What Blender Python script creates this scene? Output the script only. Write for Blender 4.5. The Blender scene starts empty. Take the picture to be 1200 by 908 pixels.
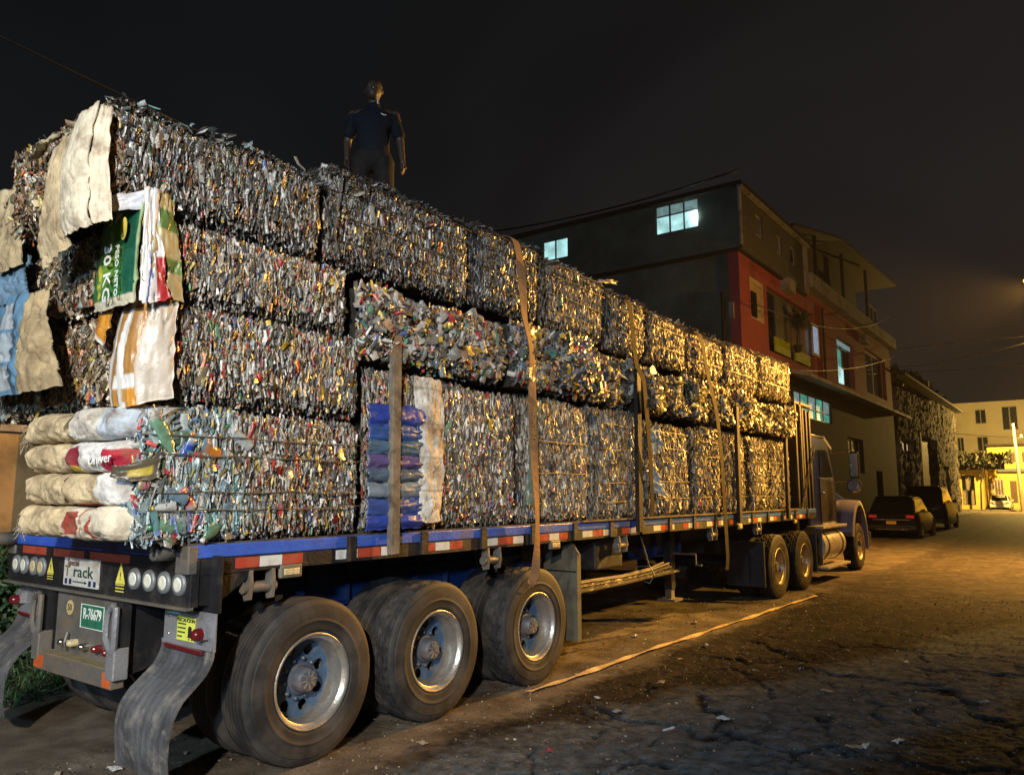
import bpy, bmesh, math, random
import numpy as np
from mathutils import Vector, Matrix
R = math.radians
random.seed(7)
scene = bpy.context.scene
col = scene.collection

# ---------------------------------------------------------------- camera
cd = bpy.data.cameras.new('camera'); cam = bpy.data.objects.new('camera', cd); col.objects.link(cam)
cd.sensor_width = 36; cd.lens = 27.0; cd.clip_end = 2000; cd.clip_start = .05
cam.location = (4.09, -2.5, 1.72); cam.rotation_euler = (R(97.78), 0, R(36.41))
scene.camera = cam
scene.view_settings.view_transform = 'Standard'; scene.view_settings.look = 'None'
scene.view_settings.exposure = 0; scene.view_settings.gamma = 1
scene.cycles.max_bounces = 5; scene.cycles.diffuse_bounces = 2; scene.cycles.glossy_bounces = 2
scene.cycles.sample_clamp_indirect = 3

# ---------------------------------------------------------------- night sky (dim cloud lit from below by the town)
w = bpy.data.worlds.new('World'); scene.world = w; w.use_nodes = True
nt = w.node_tree; nt.nodes.clear()
def N(t, **k):
    n = nt.nodes.new(t)
    for a, b in k.items(): setattr(n, a, b)
    return n
tc = N('ShaderNodeTexCoord'); sep = N('ShaderNodeSeparateXYZ'); nt.links.new(tc.outputs['Generated'], sep.inputs[0])
nz = N('ShaderNodeTexNoise'); nz.inputs['Scale'].default_value = 1.6; nz.inputs['Detail'].default_value = 3; nz.inputs['Distortion'].default_value = .6
nt.links.new(tc.outputs['Generated'], nz.inputs['Vector'])
el = N('ShaderNodeValToRGB'); nt.links.new(sep.outputs['Z'], el.inputs[0])
e = el.color_ramp.elements; e[0].position = 0; e[0].color = (.0095, .0085, .0080, 1); e[1].position = .85; e[1].color = (.0052, .0054, .0052, 1)
m = e = el.color_ramp.elements.new(.33); m.color = (.0074, .0082, .0095, 1)
dotn = N('ShaderNodeVectorMath', operation='DOT_PRODUCT'); dotn.inputs[1].default_value = (.05, .98, .2)
nt.links.new(tc.outputs['Generated'], dotn.inputs[0])
dr = N('ShaderNodeValToRGB'); nt.links.new(dotn.outputs['Value'], dr.inputs[0])
dr.color_ramp.elements[0].position = .62; dr.color_ramp.elements[0].color = (0, 0, 0, 1)
dr.color_ramp.elements[1].position = 1; dr.color_ramp.elements[1].color = (.0050, .0026, .0014, 1)
nr = N('ShaderNodeMapRange'); nr.inputs['From Min'].default_value = .3; nr.inputs['From Max'].default_value = .7; nr.inputs['To Min'].default_value = .62; nr.inputs['To Max'].default_value = 1.25
nt.links.new(nz.outputs['Fac'], nr.inputs['Value'])
ad = N('ShaderNodeVectorMath', operation='ADD'); nt.links.new(el.outputs[0], ad.inputs[0]); nt.links.new(dr.outputs[0], ad.inputs[1])
sc_ = N('ShaderNodeVectorMath', operation='SCALE'); nt.links.new(ad.outputs[0], sc_.inputs[0]); nt.links.new(nr.outputs[0], sc_.inputs['Scale'])
bg = N('ShaderNodeBackground'); nt.links.new(sc_.outputs[0], bg.inputs[0]); bg.inputs[1].default_value = 1
wo = N('ShaderNodeOutputWorld'); nt.links.new(bg.outputs[0], wo.inputs[0])

# ---------------------------------------------------------------- street lamps out of the frame, and two added fill lights
def lamp(name, loc, power, color, radius=.12, target=None, angle=150, blend=.3):
    d = bpy.data.lights.new(name, 'SPOT' if target else 'POINT'); d.energy = power; d.color = color; d.shadow_soft_size = radius
    o = bpy.data.objects.new(name, d); col.objects.link(o); o.location = loc
    if target:
        d.spot_size = R(angle); d.spot_blend = blend
        o.rotation_euler = (Vector(target) - Vector(loc)).to_track_quat('-Z', 'Y').to_euler()
    return o
SODIUM = (1, .48, .09)
KEY = lamp('street_lamp_or_fill_light', (7.5, -8.5, 5.6), 6600, (1, .84, .63), .12, (-1.3, .1, 1.7), 42, 1)
COOL = lamp('street_lamp_or_fill_light', (6.6, -7.6, 3.7), 1900, (.42, .68, 1), .25, (-1.0, .2, 1.0), 62, 1)
COOL_FILL = lamp('street_lamp_or_fill_light', (3.2, -9.5, 6.8), 2000, (.56, .78, 1), .25)  # added cool fill that lifts the road and near bales
GOLD_FILL = lamp('street_lamp_or_fill_light', (9.0, 14.5, 7.6), 12500, (1, .52, .07), .12, (-.2, 9.4, 3.5), 56, 1)  # added sodium fill aimed at the side of the load

# ---------------------------------------------------------------- materials
MATS = {}
def mat(name, c, rough=.6, metal=0, var=.25, scale=6, bump=.15, bscale=40, spec=.5, dirt=None, dscale=3, dlo=.45, dhi=.62, emit=None, es=1, coat=0, attr=None, detail=5, trans=0):
    if name in MATS: return MATS[name]
    m = bpy.data.materials.new(name); m.use_nodes = True; t = m.node_tree; n = t.nodes; b = n['Principled BSDF']; L = t.links.new
    b.inputs['Roughness'].default_value = rough; b.inputs['Metallic'].default_value = metal
    b.inputs['Specular IOR Level'].default_value = spec; b.inputs['Coat Weight'].default_value = coat
    g = n.new('ShaderNodeNewGeometry'); tc = n.new('ShaderNodeTexCoord')
    nz = n.new('ShaderNodeTexNoise'); nz.inputs['Scale'].default_value = scale; nz.inputs['Detail'].default_value = detail
    L(tc.outputs['Object'], nz.inputs['Vector'])
    mr = n.new('ShaderNodeMapRange'); mr.inputs['From Min'].default_value = .3; mr.inputs['From Max'].default_value = .7
    mr.inputs['To Min'].default_value = 1 - var; mr.inputs['To Max'].default_value = 1 + var; L(nz.outputs['Fac'], mr.inputs['Value'])
    vs = n.new('ShaderNodeVectorMath'); vs.operation = 'SCALE'; L(mr.outputs[0], vs.inputs['Scale'])
    if attr:
        at = n.new('ShaderNodeAttribute'); at.attribute_name = attr; L(at.outputs['Color'], vs.inputs[0])
    else: vs.inputs[0].default_value = c
    out = vs.outputs[0]
    if dirt:
        n2 = n.new('ShaderNodeTexNoise'); n2.inputs['Scale'].default_value = dscale; n2.inputs['Detail'].default_value = 7; n2.inputs['Roughness'].default_value = .65
        L(tc.outputs['Object'], n2.inputs['Vector'])
        r2 = n.new('ShaderNodeMapRange'); r2.inputs['From Min'].default_value = dlo; r2.inputs['From Max'].default_value = dhi; L(n2.outputs['Fac'], r2.inputs['Value'])
        mx = n.new('ShaderNodeMix'); mx.data_type = 'RGBA'; L(r2.outputs[0], mx.inputs['Factor']); L(out, mx.inputs[6]); mx.inputs[7].default_value = (*dirt, 1); out = mx.outputs[2]
        rr = n.new('ShaderNodeMapRange'); rr.inputs['To Min'].default_value = rough; rr.inputs['To Max'].default_value = max(rough, .8); L(r2.outputs[0], rr.inputs['Value']); L(rr.outputs[0], b.inputs['Roughness'])
    L(out, b.inputs['Base Color'])
    if bump:
        n3 = n.new('ShaderNodeTexNoise'); n3.inputs['Scale'].default_value = bscale; n3.inputs['Detail'].default_value = 4; L(tc.outputs['Object'], n3.inputs['Vector'])
        bp = n.new('ShaderNodeBump'); bp.inputs['Strength'].default_value = bump; bp.inputs['Distance'].default_value = .02; L(n3.outputs['Fac'], bp.inputs['Height']); L(bp.outputs[0], b.inputs['Normal'])
    if emit:
        b.inputs['Emission Color'].default_value = (*emit, 1); me_ = n.new('ShaderNodeMath'); me_.operation = 'MULTIPLY'; me_.inputs[1].default_value = es; L(mr.outputs[0], me_.inputs[0]); L(me_.outputs[0], b.inputs['Emission Strength'])
    if trans: b.inputs['Transmission Weight'].default_value = trans
    MATS[name] = m; return m

PLASTIC = mat('crushed_plastic', None, .27, 0, .25, 30, .35, 60, .85, attr='Col')
CLOTH = mat('woven_sack', None, .85, 0, .22, 9, .8, 22, .2, attr='Col', dirt=(.20, .14, .08), dscale=5, dlo=.46, dhi=.70)
FILM = mat('printed_film', None, .35, 0, .12, 9, .3, 20, .6, attr='Col', dirt=(.18, .14, .09), dscale=9, dlo=.56, dhi=.85)
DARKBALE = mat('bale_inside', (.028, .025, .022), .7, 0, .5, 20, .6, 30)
RUBBER = mat('tyre_rubber', (.020, .0195, .020), .66, 0, .25, 5, .05, 120, .4, dirt=(.085, .073, .060), dscale=4, dlo=.42, dhi=.8)
RUBBER2 = mat('truck_tyre_rubber', (.022, .020, .018), .75, 0, .25, 5, .05, 60, .3, dirt=(.075, .055, .035), dscale=4, dlo=.46, dhi=.72)
FLAPRUB = mat('mud_flap_rubber', (.085, .085, .09), .5, 0, .45, 6, .35, 30, .5, dirt=(.22, .20, .17), dscale=7, dlo=.5, dhi=.72)
STEEL = mat('dusty_steel', (.16, .15, .135), .5, .35, .3, 4, .2, 40, .5, dirt=(.20, .155, .10), dscale=5, dlo=.44, dhi=.68)
STEEL_L = mat('pale_steel_plate', (.34, .34, .36), .42, .5, .2, 4, .2, 50, .5, dirt=(.21, .18, .14), dscale=5, dlo=.5, dhi=.75)
BLACK = mat('black_frame_paint', (.013, .013, .015), .5, 0, .3, 5, .2, 40, .5, dirt=(.05, .04, .03), dscale=5, dlo=.5, dhi=.8)
BLUE = mat('blue_rail_paint', (.035, .105, .50), .42, 0, .25, 5, .2, 40, .5, dirt=(.085, .075, .07), dscale=4, dlo=.52, dhi=.76)
BLUEF = mat('blue_frame_paint', (.016, .06, .21), .5, 0, .3, 4, .2, 30, .5, dirt=(.07, .06, .05), dscale=4, dlo=.5, dhi=.78)
RIM = mat('silver_rim', (.50, .47, .42), .36, .75, .2, 8, .15, 60, .5, dirt=(.24, .18, .12), dscale=7, dlo=.48, dhi=.74)
RIMB = mat('blue_wheel_disc', (.07, .14, .25), .45, .2, .25, 8, .15, 60, .5, dirt=(.20, .17, .12), dscale=8, dlo=.5, dhi=.75)
HUBM = mat('grey_hub', (.12, .14, .19), .5, .3, .25, 8, .15, 60, dirt=(.16, .13, .1), dscale=8)
PLANK = mat('worn_deck_wood', (.14, .105, .07), .8, 0, .4, 5, .5, 20, .3, dirt=(.05, .04, .03), dscale=4)
POST = mat('grey_stake_wood', (.20, .165, .12), .75, 0, .35, 8, .4, 30, .3, dirt=(.08, .065, .05), dscale=6)
POSTD = mat('dark_steel_stake', (.022, .020, .018), .65, 0, .3, 8, .2, 30, .2, dirt=(.05, .037, .024), dscale=6)
STRAP = mat('webbing_orange', (.27, .155, .08), .75, 0, .2, 12, .3, 90, .3, dirt=(.12, .085, .06), dscale=6, dlo=.5, dhi=.75)
STRAPD = mat('webbing_dark', (.075, .06, .045), .75, 0, .2, 12, .3, 90, .3, dirt=(.03, .025, .02), dscale=6)
WIRE = mat('baling_wire', (.11, .09, .07), .6, .2, .3, 20, 0, 40)
WIRED = mat('dark_twine', (.018, .018, .018), .6, 0, .3, 20, 0, 40)
REDT = mat('red_reflector', (.42, .06, .035), .35, 0, .2, 9, .1, 60, .6, dirt=(.14, .09, .06), dscale=9, dlo=.5, dhi=.8)
WHT = mat('white_reflector', (.62, .66, .66), .35, 0, .15, 9, .1, 60, .6, dirt=(.25, .22, .18), dscale=9, dlo=.52, dhi=.8)
ORNG = mat('orange_reflector', (.62, .12, .03), .35, 0, .2, 9, .1, 60, .6)
LENS = mat('clear_lamp_lens', (.74, .72, .60), .3, 0, .15, 30, .3, 90, .7)
LENSR = mat('red_lamp_lens', (.12, .008, .010), .22, 0, .15, 9, .1, 60, .7, coat=.5)
AMBER = mat('amber_lamp_lens', (.60, .48, .26), .3, 0, .2, 30, .3, 120, .7)
RING = mat('grey_lamp_ring', (.20, .21, .22), .5, .3, .2, 9, .1, 60)
CHROME = mat('chrome', (.62, .60, .57), .2, 1, .1, 9, .05, 20, dirt=(.25, .2, .15), dscale=5, dlo=.55, dhi=.9)
OLIVE = mat('olive_guard', (.15, .135, .085), .6, 0, .2, 4, .15, 30, dirt=(.09, .075, .05), dscale=4)
INK = mat('black_ink', (.02, .02, .02), .6, bump=0)
INKG = mat('green_ink', (.02, .06, .03), .6, bump=0)
INKW = mat('white_ink', (.78, .78, .74), .6, bump=0)
INKY = mat('yellow_ink', (.70, .62, .10), .5, bump=0)
YEL = mat('yellow_sticker', (.68, .72, .10), .5, 0, .1, 9, .1, 60)
SIGNW = mat('white_sign', (.56, .56, .52), .5, 0, .12, 9, .1, 60, dirt=(.30, .22, .12), dscale=10, dlo=.5, dhi=.8)
GRNP = mat('green_plate', (.02, .15, .085), .45, 0, .2, 9, .1, 60, dirt=(.12, .11, .08), dscale=12, dlo=.55, dhi=.85)

# ---------------------------------------------------------------- mesh helpers
class MB:
    def __init__(s): s.v = []; s.f = []
    def add(s, vs, fs):
        k = len(s.v); s.v += [tuple(map(float, p)) for p in vs]; s.f += [tuple(i + k for i in f) for f in fs]; return s
    def box(s, x0, x1, y0, y1, z0, z1, bev=0):
        if bev <= 0:
            v = [(x, y, z) for z in (z0, z1) for y in (y0, y1) for x in (x0, x1)]
            return s.add(v, [(0, 2, 3, 1), (4, 5, 7, 6), (0, 1, 5, 4), (2, 6, 7, 3), (0, 4, 6, 2), (1, 3, 7, 5)])
        bm = bmesh.new(); bmesh.ops.create_cube(bm, size=1)
        for q in bm.verts: q.co = Vector(((x0 + x1) / 2 + q.co.x * (x1 - x0), (y0 + y1) / 2 + q.co.y * (y1 - y0), (z0 + z1) / 2 + q.co.z * (z1 - z0)))
        bmesh.ops.bevel(bm, geom=bm.edges[:], offset=bev, segments=2, affect='EDGES', profile=.5)
        bm.verts.index_update(); s.add([q.co for q in bm.verts], [[q.index for q in f.verts] for f in bm.faces]); bm.free(); return s
    def beam(s, a, b, wx, wy, up=(0, 0, 1)):
        a = Vector(a); b = Vector(b); d = (b - a).normalized(); u = Vector(up)
        if abs(d.dot(u)) > .95: u = Vector((0, 1, 0))
        x = d.cross(u).normalized(); y = x.cross(d).normalized(); vs = []
        for p in (a, b):
            for i, j in ((-1, -1), (1, -1), (1, 1), (-1, 1)): vs.append(p + x * i * wx / 2 + y * j * wy / 2)
        return s.add(vs, [(3, 2, 1, 0), (4, 5, 6, 7)] + [(i, (i + 1) % 4, 4 + (i + 1) % 4, 4 + i) for i in range(4)])
    def tube(s, pts, r, n=8, caps=True):
        pts = [Vector(p) for p in pts]; rs = r if isinstance(r, (list, tuple)) else [r] * len(pts); vs = []; prev = None
        for i, p in enumerate(pts):
            d = (pts[min(i + 1, len(pts) - 1)] - pts[max(i - 1, 0)]).normalized()
            if prev is None:
                prev = d.orthogonal().normalized()
            x = (prev - d * prev.dot(d))
            x = x.normalized() if x.length > 1e-6 else d.orthogonal().normalized()
            prev = x; y = d.cross(x)
            for k in range(n): t = 2 * math.pi * k / n; vs.append(p + (x * math.cos(t) + y * math.sin(t)) * rs[i])
        fs = [(i * n + k, i * n + (k + 1) % n, (i + 1) * n + (k + 1) % n, (i + 1) * n + k) for i in range(len(pts) - 1) for k in range(n)]
        if caps: fs += [tuple(range(n - 1, -1, -1)), tuple((len(pts) - 1) * n + k for k in range(n))]
        return s.add(vs, fs)
    def lathe(s, prof, c, axis='x', n=32, mod=None, closed=False):
        vs = []; m_ = len(prof)
        for k in range(n):
            t = 2 * math.pi * k / n
            for i, (a, r) in enumerate(prof):
                if mod: r = mod(i, k, a, r)
                p = {'x': (a, r * math.cos(t), r * math.sin(t)), 'y': (r * math.sin(t), a, r * math.cos(t)), 'z': (r * math.cos(t), r * math.sin(t), a)}[axis]
                vs.append((c[0] + p[0], c[1] + p[1], c[2] + p[2]))
        mm = m_ if closed else m_ - 1
        fs = [(k * m_ + i, k * m_ + (i + 1) % m_, ((k + 1) % n) * m_ + (i + 1) % m_, ((k + 1) % n) * m_ + i) for k in range(n) for i in range(mm)]
        return s.add(vs, fs)
    def prism(s, poly, axis, a0, a1):
        # poly: 2-D points in the other two axes; a0,a1 along axis
        def mk(p, a): return {'x': (a, p[0], p[1]), 'y': (p[0], a, p[1]), 'z': (p[0], p[1], a)}[axis]
        n = len(poly); vs = [mk(p, a0) for p in poly] + [mk(p, a1) for p in poly]
        return s.add(vs, [tuple(range(n)), tuple(range(2 * n - 1, n - 1, -1))] + [(i, i + n, (i + 1) % n + n, (i + 1) % n) for i in range(n)])
    def grid(s, P):
        P = np.asarray(P); a, b = P.shape[:2]
        return s.add(P.reshape(-1, 3), [(i * b + j, (i + 1) * b + j, (i + 1) * b + j + 1, i * b + j + 1) for i in range(a - 1) for j in range(b - 1)])
    def build(s, name, m, parent=None, smooth=False, fix=True, bevel=0):
        me = bpy.data.meshes.new(name); off = wloc(parent)
        me.from_pydata([(p[0] - off[0], p[1] - off[1], p[2] - off[2]) for p in s.v], [], s.f)
        if fix:
            bm = bmesh.new(); bm.from_mesh(me); bmesh.ops.recalc_face_normals(bm, faces=bm.faces)
            if bevel: bmesh.ops.bevel(bm, geom=[e_ for e_ in bm.edges if e_.calc_face_angle(0) > .6], offset=bevel, segments=1, affect='EDGES')
            bm.to_mesh(me); bm.free()
        if smooth: me.shade_smooth()
        if smooth == 'auto':
            try: me.set_sharp_from_angle(angle=R(38))
            except Exception: pass
        me.materials.append(m); o = bpy.data.objects.new(name, me); col.objects.link(o); o.parent = parent
        return o
def wloc(p):
    x = Vector((0, 0, 0))
    while p is not None: x += p.location; p = p.parent
    return x
def thing(name, label, cat, loc, group=None):
    o = bpy.data.objects.new(name, None); col.objects.link(o); o.location = loc; o.empty_display_size = .2
    o['label'] = label; o['category'] = cat
    if group: o['group'] = group
    return o
def tag(o, label=None, cat=None, group=None, kind=None):
    if label: o['label'] = label
    if cat: o['category'] = cat
    if group: o['group'] = group
    if kind: o['kind'] = kind
    return o
def inst(src, name, parent, loc, rot=None):   # a further object on the same mesh
    o = bpy.data.objects.new(name, src.data); col.objects.link(o); o.parent = parent; o.location = loc
    if rot: o.rotation_euler = rot
    return o
def copy_tree(o, parent=None):
    c = o.copy(); col.objects.link(c); c.parent = parent
    for ch in list(o.children): copy_tree(ch, c)
    return c
def nmesh(name, V, F, parent, m, C=None, smooth=False):
    """V (n,3) world, F (k,4) quads, C (n,3) colours"""
    off = np.array(wloc(parent)); me = bpy.data.meshes.new(name); V = (np.asarray(V, dtype=np.float64) - off).astype(np.float32)
    me.vertices.add(len(V)); me.vertices.foreach_set('co', V.ravel()); k = F.shape[1]
    me.loops.add(F.size); me.loops.foreach_set('vertex_index', F.astype(np.int32).ravel())
    me.polygons.add(len(F)); me.polygons.foreach_set('loop_start', np.arange(0, F.size, k, dtype=np.int32))
    me.update(calc_edges=True); me.validate()
    if C is not None:
        a = me.attributes.new('Col', 'FLOAT_COLOR', 'POINT'); c4 = np.ones((len(V), 4), np.float32); c4[:, :3] = C; a.data.foreach_set('color', c4.ravel())
    if smooth: me.shade_smooth()
    me.materials.append(m); o = bpy.data.objects.new(name, me); col.objects.link(o); o.parent = parent
    return o
def text(name, s, size, loc, right, up, m, parent, depth=.001, sx=1, align='CENTER'):
    cu = bpy.data.curves.new(name, 'FONT'); cu.body = s; cu.size = size; cu.extrude = depth; cu.align_x = align; cu.align_y = 'CENTER'; cu.resolution_u = 2; cu.offset = size * .012
    t = bpy.data.objects.new('tmp', cu); col.objects.link(t)
    me = bpy.data.meshes.new_from_object(t.evaluated_get(bpy.context.evaluated_depsgraph_get()))
    bpy.data.objects.remove(t); bpy.data.curves.remove(cu)
    x = Vector(right).normalized(); y = Vector(up).normalized(); z = x.cross(y).normalized(); off = wloc(parent)
    M_ = Matrix.Translation(Vector(loc) - off) @ Matrix((x * sx, y, z)).transposed().to_4x4()
    me.transform(M_); me.materials.clear(); me.materials.append(m)
    o = bpy.data.objects.new(name, me); col.objects.link(o); o.parent = parent; return o

# smooth value noise
_rng = np.random.RandomState(5); _T = _rng.rand(64, 64)
def vn(x, y, o=0):
    x = np.asarray(x, float) + o * 7.31; y = np.asarray(y, float) + o * 3.77
    xi = np.floor(x).astype(int); yi = np.floor(y).astype(int); fx = x - xi; fy = y - yi
    fx = fx * fx * (3 - 2 * fx); fy = fy * fy * (3 - 2 * fy)
    g = lambda a, b: _T[a % 64, b % 64]
    return (g(xi, yi) * (1 - fx) + g(xi + 1, yi) * fx) * (1 - fy) + (g(xi, yi + 1) * (1 - fx) + g(xi + 1, yi + 1) * fx) * fy
def fbm(x, y, o=0, n=4):
    return sum(vn(x * 2 ** k, y * 2 ** k, o + k) / 2 ** k for k in range(n)) / sum(1 / 2 ** k for k in range(n))

# ================================================================ GROUND
def axis(segs):
    out = [segs[0][0]]
    for a, b, st in segs:
        n = max(1, int(round((b - a) / st))); out += [a + (b - a) * (i + 1) / n for i in range(n)]
    return np.array(out)
gx = axis([(-500, -60, 60), (-60, -8, 4), (-8, -1.5, .25), (-1.5, .3, .05), (.3, 4.6, .022), (4.6, 12, .4), (12, 60, 6), (60, 500, 60)])
gy = axis([(-60, -4, 6), (-4, -.5, .3), (-.4, 7.4, .022), (7.4, 11, .07), (11, 20, .2), (20, 40, .8), (40, 140, 8), (140, 900, 90)])
GX, GY = np.meshgrid(gx, gy, indexing='ij')
def worley(x, y, seed=3):
    rs = np.random.RandomState(seed); J = rs.rand(128, 128, 2); T = rs.rand(128, 128)
    xi = np.floor(x).astype(int); yi = np.floor(y).astype(int); d1 = np.full(x.shape, 9.); d2 = np.full(x.shape, 9.); cid = np.zeros(x.shape)
    for a in (-1, 0, 1):
        for b in (-1, 0, 1):
            j = J[(xi + a) % 128, (yi + b) % 128]; d = np.hypot(xi + a + j[..., 0] - x, yi + b + j[..., 1] - y)
            c = T[(xi + a) % 128, (yi + b) % 128]; near = d < d1
            d2 = np.where(near, d1, np.minimum(d2, d)); cid = np.where(near, c, cid); d1 = np.where(near, d, d1)
    return d1, d2, cid
wx = GX + .22 * (fbm(GX * 4, GY * 4, 1) - .5) * 2; wy = GY + .22 * (fbm(GX * 4, GY * 4, 9) - .5) * 2
d1, d2, cid = worley(wx / .85, wy / .80)
crack = np.clip(1 - (d2 - d1) / (.03 + .05 * fbm(GX * 3, GY * 3, 33)), 0, 1)
d1b, d2b, cidb = worley(wx / .30, wy / .28, 8)
crack2 = np.clip(1 - (d2b - d1b) / .08, 0, 1) * (fbm(GX * .9, GY * .9, 21) > .50)
slabmask = np.clip((GX - .55 - .5 * (fbm(GX * 2, GY * 2, 4) - .5)) / .35, 0, 1) * np.clip((10.5 - GY) / 3, 0, 1)
road = np.clip((GX - .2) / .3, 0, 1)
Z = (fbm(GX * .5, GY * .5, 2) - .5) * .05 * np.clip((40 - GY) / 20, 0, 1) * (GX > -1.45)
Z = Z * np.clip((GX + 1.4) / 2.0, 0, 1)
Z += slabmask * ((cid - .5) * .024 - crack * .026 - crack2 * .012)
rough = fbm(GX * 9, GY * 9, 6, 3) - .5; fine = fbm(GX * 28, GY * 28, 12, 2) - .5
nearm = np.clip((14 - GY) / 6, 0, 1) * (GX < 4.6) * (GX > -1.5)
Z += nearm * (rough * (.005 + .007 * slabmask * np.clip((fbm(GX * .8, GY * .8, 30) - .45) * 6, 0, 1)) + fine * .018)
na, nb = GX.shape
idx = np.arange(na * nb).reshape(na, nb)
F = np.stack([idx[:-1, :-1], idx[1:, :-1], idx[1:, 1:], idx[:-1, 1:]], -1).reshape(-1, 4)
# worn surface masks: r = dusty ground and lamplight on the far road, g = bare worn concrete, b = crack dirt
dust_and_light = np.clip(1 - (GX - .15 - .5 * (fbm(GX * 1.1, GY * 1.1, 14) - .5)) / .45, 0, 1)
far = np.clip((GY - 8.5 - 2.2 * (fbm(GX * .8, GY * .8, 17) - .5)) / 4, 0, 1); dust_and_light = np.maximum(dust_and_light, far * .5)  # far term lightens the lamplit road, brightness put into the colour
strip = np.exp(-((GX - (.9 + .33 * GY) + 1.0 * (fbm(GX * .9, GY * .9, 19) - .5)) / 1.05) ** 2)
conc = np.clip(strip * 1.9 - .35 + (fbm(GX * 2.2, GY * 2.2, 23) - .5) * .8, 0, 1) * (1 - dust_and_light) * np.clip((12.5 - GY) / 3, 0, 1)
cd_ = np.clip(crack + .6 * crack2, 0, 1) * slabmask
MASK = np.stack([dust_and_light, conc, cd_], -1).reshape(-1, 3)
def ground_mat():
    m = bpy.data.materials.new('worn_road'); m.use_nodes = True; t = m.node_tree; n = t.nodes; b = n['Principled BSDF']; L = t.links.new
    at = n.new('ShaderNodeAttribute'); at.attribute_name = 'Col'; sp = n.new('ShaderNodeSeparateColor'); L(at.outputs['Color'], sp.inputs[0])
    tc = n.new('ShaderNodeTexCoord')
    def noise(s, d=6, r=.6):
        q = n.new('ShaderNodeTexNoise'); q.inputs['Scale'].default_value = s; q.inputs['Detail'].default_value = d; q.inputs['Roughness'].default_value = r; L(tc.outputs['Object'], q.inputs['Vector']); return q.outputs['Fac']
    def ramp(f, *st):
        q = n.new('ShaderNodeValToRGB'); L(f, q.inputs[0]); e = q.color_ramp.elements
        while len(e) < len(st): e.new(.5)
        for i, (p, c) in enumerate(st): e[i].position = p; e[i].color = (*c, 1)
        return q.outputs[0]
    def mix(f, a, c, mode='MIX'):
        q = n.new('ShaderNodeMix'); q.data_type = 'RGBA'; q.blend_type = mode; L(f, q.inputs[0]) if not isinstance(f, float) else setattr(q.inputs[0], 'default_value', f); L(a, q.inputs[6]); L(c, q.inputs[7]); return q.outputs[2]
    asph = ramp(noise(3.2), (.34, (.010, .008, .007)), (.56, (.028, .022, .018)), (.70, (.060, .046, .034)))
    dst = ramp(noise(2.0), (.30, (.060, .047, .035)), (.5, (.135, .110, .082)), (.68, (.22, .185, .145)))
    con = ramp(noise(7), (.32, (.05, .054, .055)), (.55, (.12, .13, .134)), (.72, (.20, .21, .212)))
    # break the mask edges up
    def jit(mo, s, k):
        a = n.new('ShaderNodeMath'); a.operation = 'MULTIPLY_ADD'; L(noise(s), a.inputs[0]); a.inputs[1].default_value = k; L(mo, a.inputs[2])
        r = n.new('ShaderNodeMapRange'); r.inputs['From Min'].default_value = .25 + k / 2; r.inputs['From Max'].default_value = .75 + k / 2; L(a.outputs[0], r.inputs['Value']); return r.outputs[0]
    c = mix(jit(sp.outputs[1], 11, .9), asph, con); c = mix(jit(sp.outputs[0], 8, .8), c, dst)
    ck = n.new('ShaderNodeRGB'); ck.outputs[0].default_value = (.009, .008, .007, 1); c = mix(sp.outputs[2], c, ck.outputs[0])
    gr = ramp(noise(95, 3), (.35, (.55, .55, .55)), (.5, (1, 1, 1)), (.66, (1.0, 1.0, 1.0))); c = mix(.8, c, gr, 'MULTIPLY')
    chip = ramp(noise(48, 2), (.69, (0, 0, 0)), (.73, (.30, .26, .20))); c = mix(1.0, c, chip, 'ADD')
    L(c, b.inputs['Base Color']); rr = n.new('ShaderNodeMapRange'); L(noise(5), rr.inputs['Value']); rr.inputs['To Min'].default_value = .55; rr.inputs['To Max'].default_value = .95; L(rr.outputs[0], b.inputs['Roughness'])
    b.inputs['Specular IOR Level'].default_value = .08
    bp = n.new('ShaderNodeBump'); bp.inputs['Strength'].default_value = .6; bp.inputs['Distance'].default_value = .009; L(noise(60, 8, .7), bp.inputs['Height']); L(bp.outputs[0], b.inputs['Normal'])
    return m
g = nmesh('ground', np.stack([GX, GY, Z], -1).reshape(-1, 3), F, None, ground_mat(), MASK, True); g['kind'] = 'structure'
CONC = mat('old_concrete', (.20, .18, .155), .85, 0, .3, 3, .4, 25, .3, dirt=(.09, .075, .06), dscale=2)
tag(MB().box(-4.2, -2.95, 17.6, 74, -.02, .13, .02).build('sidewalk', CONC), kind='structure')

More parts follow.
